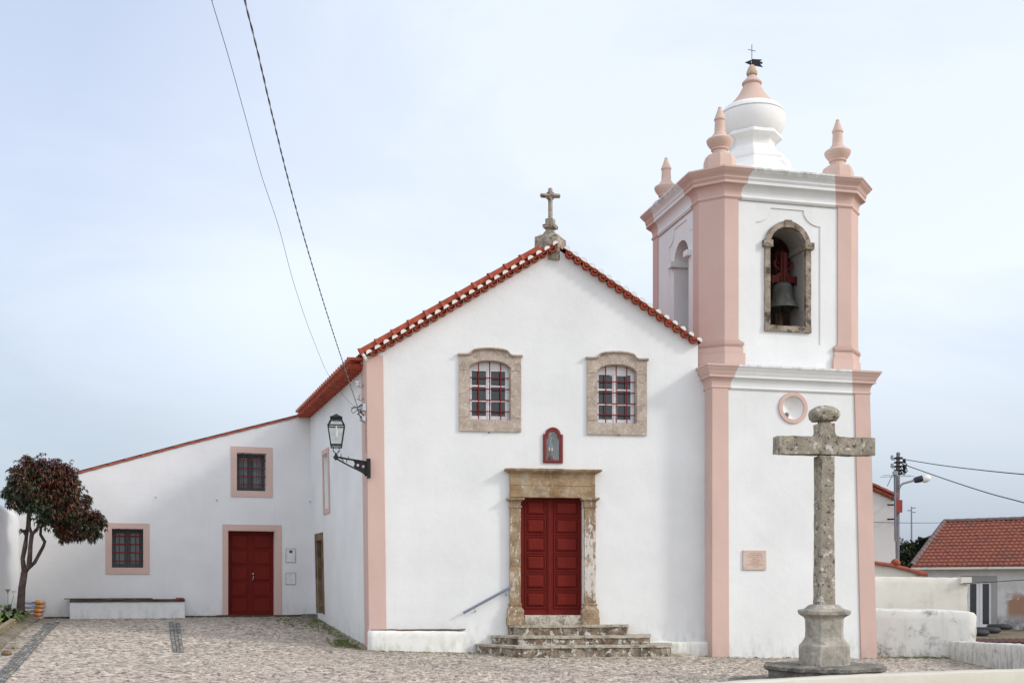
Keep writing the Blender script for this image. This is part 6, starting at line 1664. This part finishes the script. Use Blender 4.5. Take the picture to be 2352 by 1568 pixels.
mb = MB(); sx = P(2250, 1478, 28.5); mb.box(sx.x-.6, sx.x+4, 28.7, 28.9, -.7, a_.z-.05); o = mb.build('shed_wall', M['stone_dark']); tag(o, 'dark wall under the rusty corrugated sheet at the right edge', 'wall')

# utility pole
Yp = 42
up_ = thing('utility_pole', 'round concrete utility pole with many insulators and wires, right of the tower', 'utility pole', Matrix.Translation((P(2060, 1400, Yp).x, Yp, -.42)))
mb = MB(); mb.tube([P(2058.5, 1440, Yp), P(2060, 1240, Yp), P(2062, 1100, Yp), P(2063, 1042, Yp)], [.105, .095, .08, .068], 12); mb.lathe([(.08, 0), (.07, .05), (.03, .08)], tuple(P(2063, 1042, Yp)), 12)
mb.build('pole', plain('violet_grey_concrete', (.17, .16, .175), .8, var=.2), up_, smooth=60)
for (py, sx) in ((1052, -1), (1071, -1), (1060, 1), (1074, 1), (1083, 1)):
    mb = MB(); x1 = 2063 + sx*14; mb.tube([P(2063, py, Yp), P(2063+sx*6, py-1, Yp), P(2063+sx*9, py+4, Yp), P(x1, py+3, Yp), P(x1, py-1, Yp)], .018, 5)
    mb.M = Matrix.Translation(P(x1, py-2, Yp)); mb.lathe([(.05, -.05), (.07, 0), (.05, .04), (.06, .08), (.02, .1)], n=8)
    mb.build('insulator', M['black_iron'] if sx > 0 else M['galv'], up_, smooth=50)
mb = MB()
for py in (1051, 1061, 1070, 1079, 1087): mb.box(P(2063, py, Yp).x-.13, P(2063, py, Yp).x+.13, Yp-.13, Yp+.10, P(2063, py, Yp).z-.03, P(2063, py, Yp).z+.03)
mb.tube([P(2072, 1064, Yp), P(2080, 1070, Yp), P(2084, 1080, Yp), P(2076, 1090, Yp), P(2070, 1082, Yp)], .02, 5); mb.tube([P(2075, 1056, Yp), P(2083, 1066, Yp), P(2078, 1078, Yp)], .02, 5)
mb.build('fittings', M['black_iron'], up_)
mb = MB(); b_ = P(2060.5, 1160, Yp); mb.box(b_.x-.15, b_.x+.13, Yp-.2, Yp-.08, b_.z-.26, b_.z+.2); mb.build('red_box', plain('rust_red_paint', (.25, .03, .02), .6), up_)
mb = MB(); mb.tube([P(2066, 1120, Yp-.1), P(2068, 1114, Yp-.1), P(2074, 1109, Yp-.15), P(2102, 1101.5, Yp-.3)], .04, 8); mb.build('lamp_arm', M['galv'], up_, smooth=60)
mb = MB(); mb.tube([P(2100, 1103, Yp-.3), P(2104, 1101, Yp-.3), P(2119, 1097.5, Yp-.35)], [.09, .12, .13], 10); lh = mb.build('lamp_head', plain('navy_lamp_housing', (.02, .02, .05), .4), up_, smooth=60)
mb = MB(); mb.tube([P(2117, 1099.5, Yp-.35), P(2124, 1099, Yp-.36), P(2133, 1095.5, Yp-.38), P(2137, 1093.5, Yp-.38)], [.10, .15, .13, .04], 10); mb.build('lamp_globe', M['porcelain'], lh, smooth=60)
an_ = thing('tv_antenna', 'television antenna on a thin mast bracketed to the gable wall beside the pole', 'antenna', Matrix.Translation(P(2055, 1240, Yg-.3)))
mb = MB(); mb.tube([P(2056.5, 1242, Yg-.3), P(2055, 1085, Yg-.3)], .035, 8); mb.build('mast', plain('blue_grey_mast', (.16, .18, .22), .5), an_, smooth=60)
for py in (1158, 1191): mb = MB(); mb.tube([P(2039, py, Yg-.05), P(2056, py, Yg-.3)], .03, 6); mb.build('wall_bracket', M['black_iron'], an_)
mb = MB(); mb.tube([P(2028, 1090, Yg-.8), P(2092, 1091, Yg+.4)], .012, 5); mb.tube([P(2022, 1094, Yg-.4), P(2100, 1092.5, Yg-.2)], .010, 5); mb.box(P(2052, 0, Yg).x-.1, P(2052, 0, Yg).x+.02, Yg-.4, Yg-.2, P(0, 1092, Yg).z, P(0, 1083, Yg).z)
mb.tube([P(2050, 1090, Yg-.3), P(2044, 1102, Yg-.3), P(2038, 1115, Yg-.25)], .015, 5)
mb.build('aerial', M['galv'], an_)
dp = thing('distant_pole', 'thin distant power pole with short crossarms above the bushes', 'power pole', Matrix.Translation(P(2094, 1335, 140)))
mb = MB(); mb.tube([P(2094.3, 1370, 140), P(2093.6, 1162, 140)], [.16, .09], 8); mb.build('pole', plain('far_grey', (.25, .26, .30), .8), dp, smooth=60)
mb = MB(); 
for (x0, x1, y) in ((2093, 2103, 1165), (2084, 2093, 1171), (2093, 2103, 1175)): mb.tube([P(x0, y, 140), P(x1, y, 140)], .06, 5)
mb.build('crossarm', plain('far_grey2', (.2, .2, .24), .8), dp)
wire('power_line', [(2072, 1053, 42), (2085, 1055, 41.4), (2160, 1067, 37), (2250, 1078, 32), (2352, 1088, 28), (2480, 1096, 24), (4500, 700, 9)], .016, 'upper dark power line running right from the utility pole', M['cable'], group='power lines from the utility pole')
wire('power_line', [(2078, 1066, 42), (2100, 1074, 41), (2180, 1102, 37), (2270, 1131, 33), (2352, 1153, 29.5), (2480, 1190, 25.5), (4500, 840, 9.8)], .016, 'lower dark power line running right and down from the utility pole', M['cable'], group='power lines from the utility pole')
wire('telephone_line', [(1990, 1197.5, 36.5), (2060, 1199, 38), (2120, 1199.5, 43), (2172, 1199, 50)], .011, 'thin horizontal line crossing the gable wall to the tiled house ridge', M['cable'])
wire('telephone_line', [(2212, 1338, 28.9), (2260, 1336, 28.5), (2352, 1330, 27.5), (2450, 1322, 26.5)], .010, 'thin dark line crossing in front of the glazed door of the tiled house', M['cable'])

# bushes behind
def bush(name, px, py, r, Y, n, label, cat='bush', sc=.22):
    c = P(px, py, Y); t = thing(name, label, cat, Matrix.Translation((c.x, c.y, gz1(c.x, c.y))), 'bushes between the houses'); mb = MB(); r_ = random.Random(int(px))
    R_ = r/FP*Y
    subs = [(Vector((r_.uniform(-.6,.6), r_.uniform(-.5,.5), r_.uniform(-.5,.5)))*R_, R_*r_.uniform(.45,.7)) for _ in range(9)] + [(Vector((0,0,-.1*R_)), R_*.8)]
    for o_, rad in subs:
        for i in range(n//10):
            v = Vector((r_.gauss(0,1), r_.gauss(0,1), r_.gauss(0,1))).normalized(); p = c + o_ + v*rad*r_.uniform(.7, 1.1)
            a_ = r_.uniform(0, 2*PI); d_ = (v + Vector((r_.uniform(-1,1), r_.uniform(-1,1), r_.uniform(-.6,.8)))).normalized()
            leaf(mb, p, d_, sc*r_.uniform(.6,1.4), sc*.3, .2, 0)
    mb.build('foliage', M['leaf_bush'], t)
    mb = MB(); gb = Vector((c.x, c.y, gz1(c.x, c.y)-.1)); mb.tube([gb, gb.lerp(c, .6), c + Vector((.1*R_, 0, .2*R_))], [.12, .08, .03], 6)
    for k in range(4): mb.tube([gb.lerp(c, .5), c + Vector((math.cos(k*1.6)*R_*.5, math.sin(k*1.6)*R_*.5, R_*.35))], [.06, .02], 5)
    mb.build('stem', M['bark'], t)
bush('bush', 2082, 1284, 46, 66, 4500, 'dark green bush left of centre behind the utility pole foot')
bush('bush', 2114, 1290, 48, 64, 4500, 'dark bush in the middle, below the distant pole')
bush('tree', 2140, 1262, 32, 60, 3500, 'taller olive green tree touching the left hip of the tiled roof', 'tree')
bush('bush', 2126, 1312, 28, 58, 3500, 'low dark bush beside the left eave corner of the tiled house')
bush('bush', 2070, 1330, 34, 62, 3000, 'shadowed bush low down between gable wall and tiled house')

hook_lab = ['rusty hook on the annex wall left of the upper grated window', 'rusty hook on the annex wall nearest the tree', 'rusty hook on the annex wall in the corner by the side wall',
            'small hook just under the left church window', 'small hook just under the right church window', 'rusty hook on the annex wall below the left side of the upper grated window']
for k, (px, py, F_) in enumerate(((358, 1141, ANX), (213, 1142, ANX), (712, 1151, ANX), (1123, 993, FAC), (1421, 999, FAC), (497, 1148, ANX))):
    u_, z_ = F_.uz(px, py); mb = MB(F_.M); mb.tube([(u_, .02, z_), (u_, -.05, z_), (u_+.005, -.065, z_+.015)], [.011, .009, .006], 6); mb.lathe([(.016, -.004), (.016, .004)], (u_, -.004, z_), 8)
    o = mb.build('wall_hook', M['rust'], smooth=50); tag(o, hook_lab[k], 'hook', 'small iron hooks on the walls')

# small grass and weeds growing at the wall feet
mb = MB(); rg = random.Random(3)
def tufts(a, b, n, h, j=.12):
    for i in range(n):
        f = rg.random(); x = a[0]+(b[0]-a[0])*f + rg.gauss(0, j); y = a[1]+(b[1]-a[1])*f + rg.gauss(0, j); z = gz1(x, y)
        for k in range(7):
            an2 = rg.uniform(0, 2*PI); d_ = Vector((math.cos(an2)*.5, math.sin(an2)*.5, 1)).normalized(); leaf(mb, Vector((x+rg.gauss(0,.02), y+rg.gauss(0,.02), z)), d_, h*rg.uniform(.5,1.3), h*.10, .1, 0, up=Vector((0,1,0)))
tufts((-3.3, 24.0), (-5.4, 30.8), 170, .045, .08)
tufts((-3.5, 24.2), (-3.9, 25.6), 110, .06, .15)
tufts((-4.6, 28), (-6.3, 30.7), 120, .05, .3)
tufts((-3.0, 23.85), (-.6, 24.1), 60, .035, .05)
tufts((-.5, 23.4), (3.2, 23.3), 40, .035, .08)
tufts((4.3, 24.85), (8.2, 25.75), 120, .04, .12)
tufts((8.5, 25.9), (10.0, 26.0), 70, .05, .12)
tufts((-6.5, 31.3), (-12, 29.4), 60, .03, .1)
for (px, py) in ((2017, 1500), (2020, 1503), (1945, 1500), (1935, 1502)):
    g = gp(px, py); tufts(g, (g[0]+.1, g[1]), 8, .09, .05)
o = mb.build('grass', M['grass']); tag(o, 'short grass and moss along the foot of the church walls', 'grass', kind='stuff')
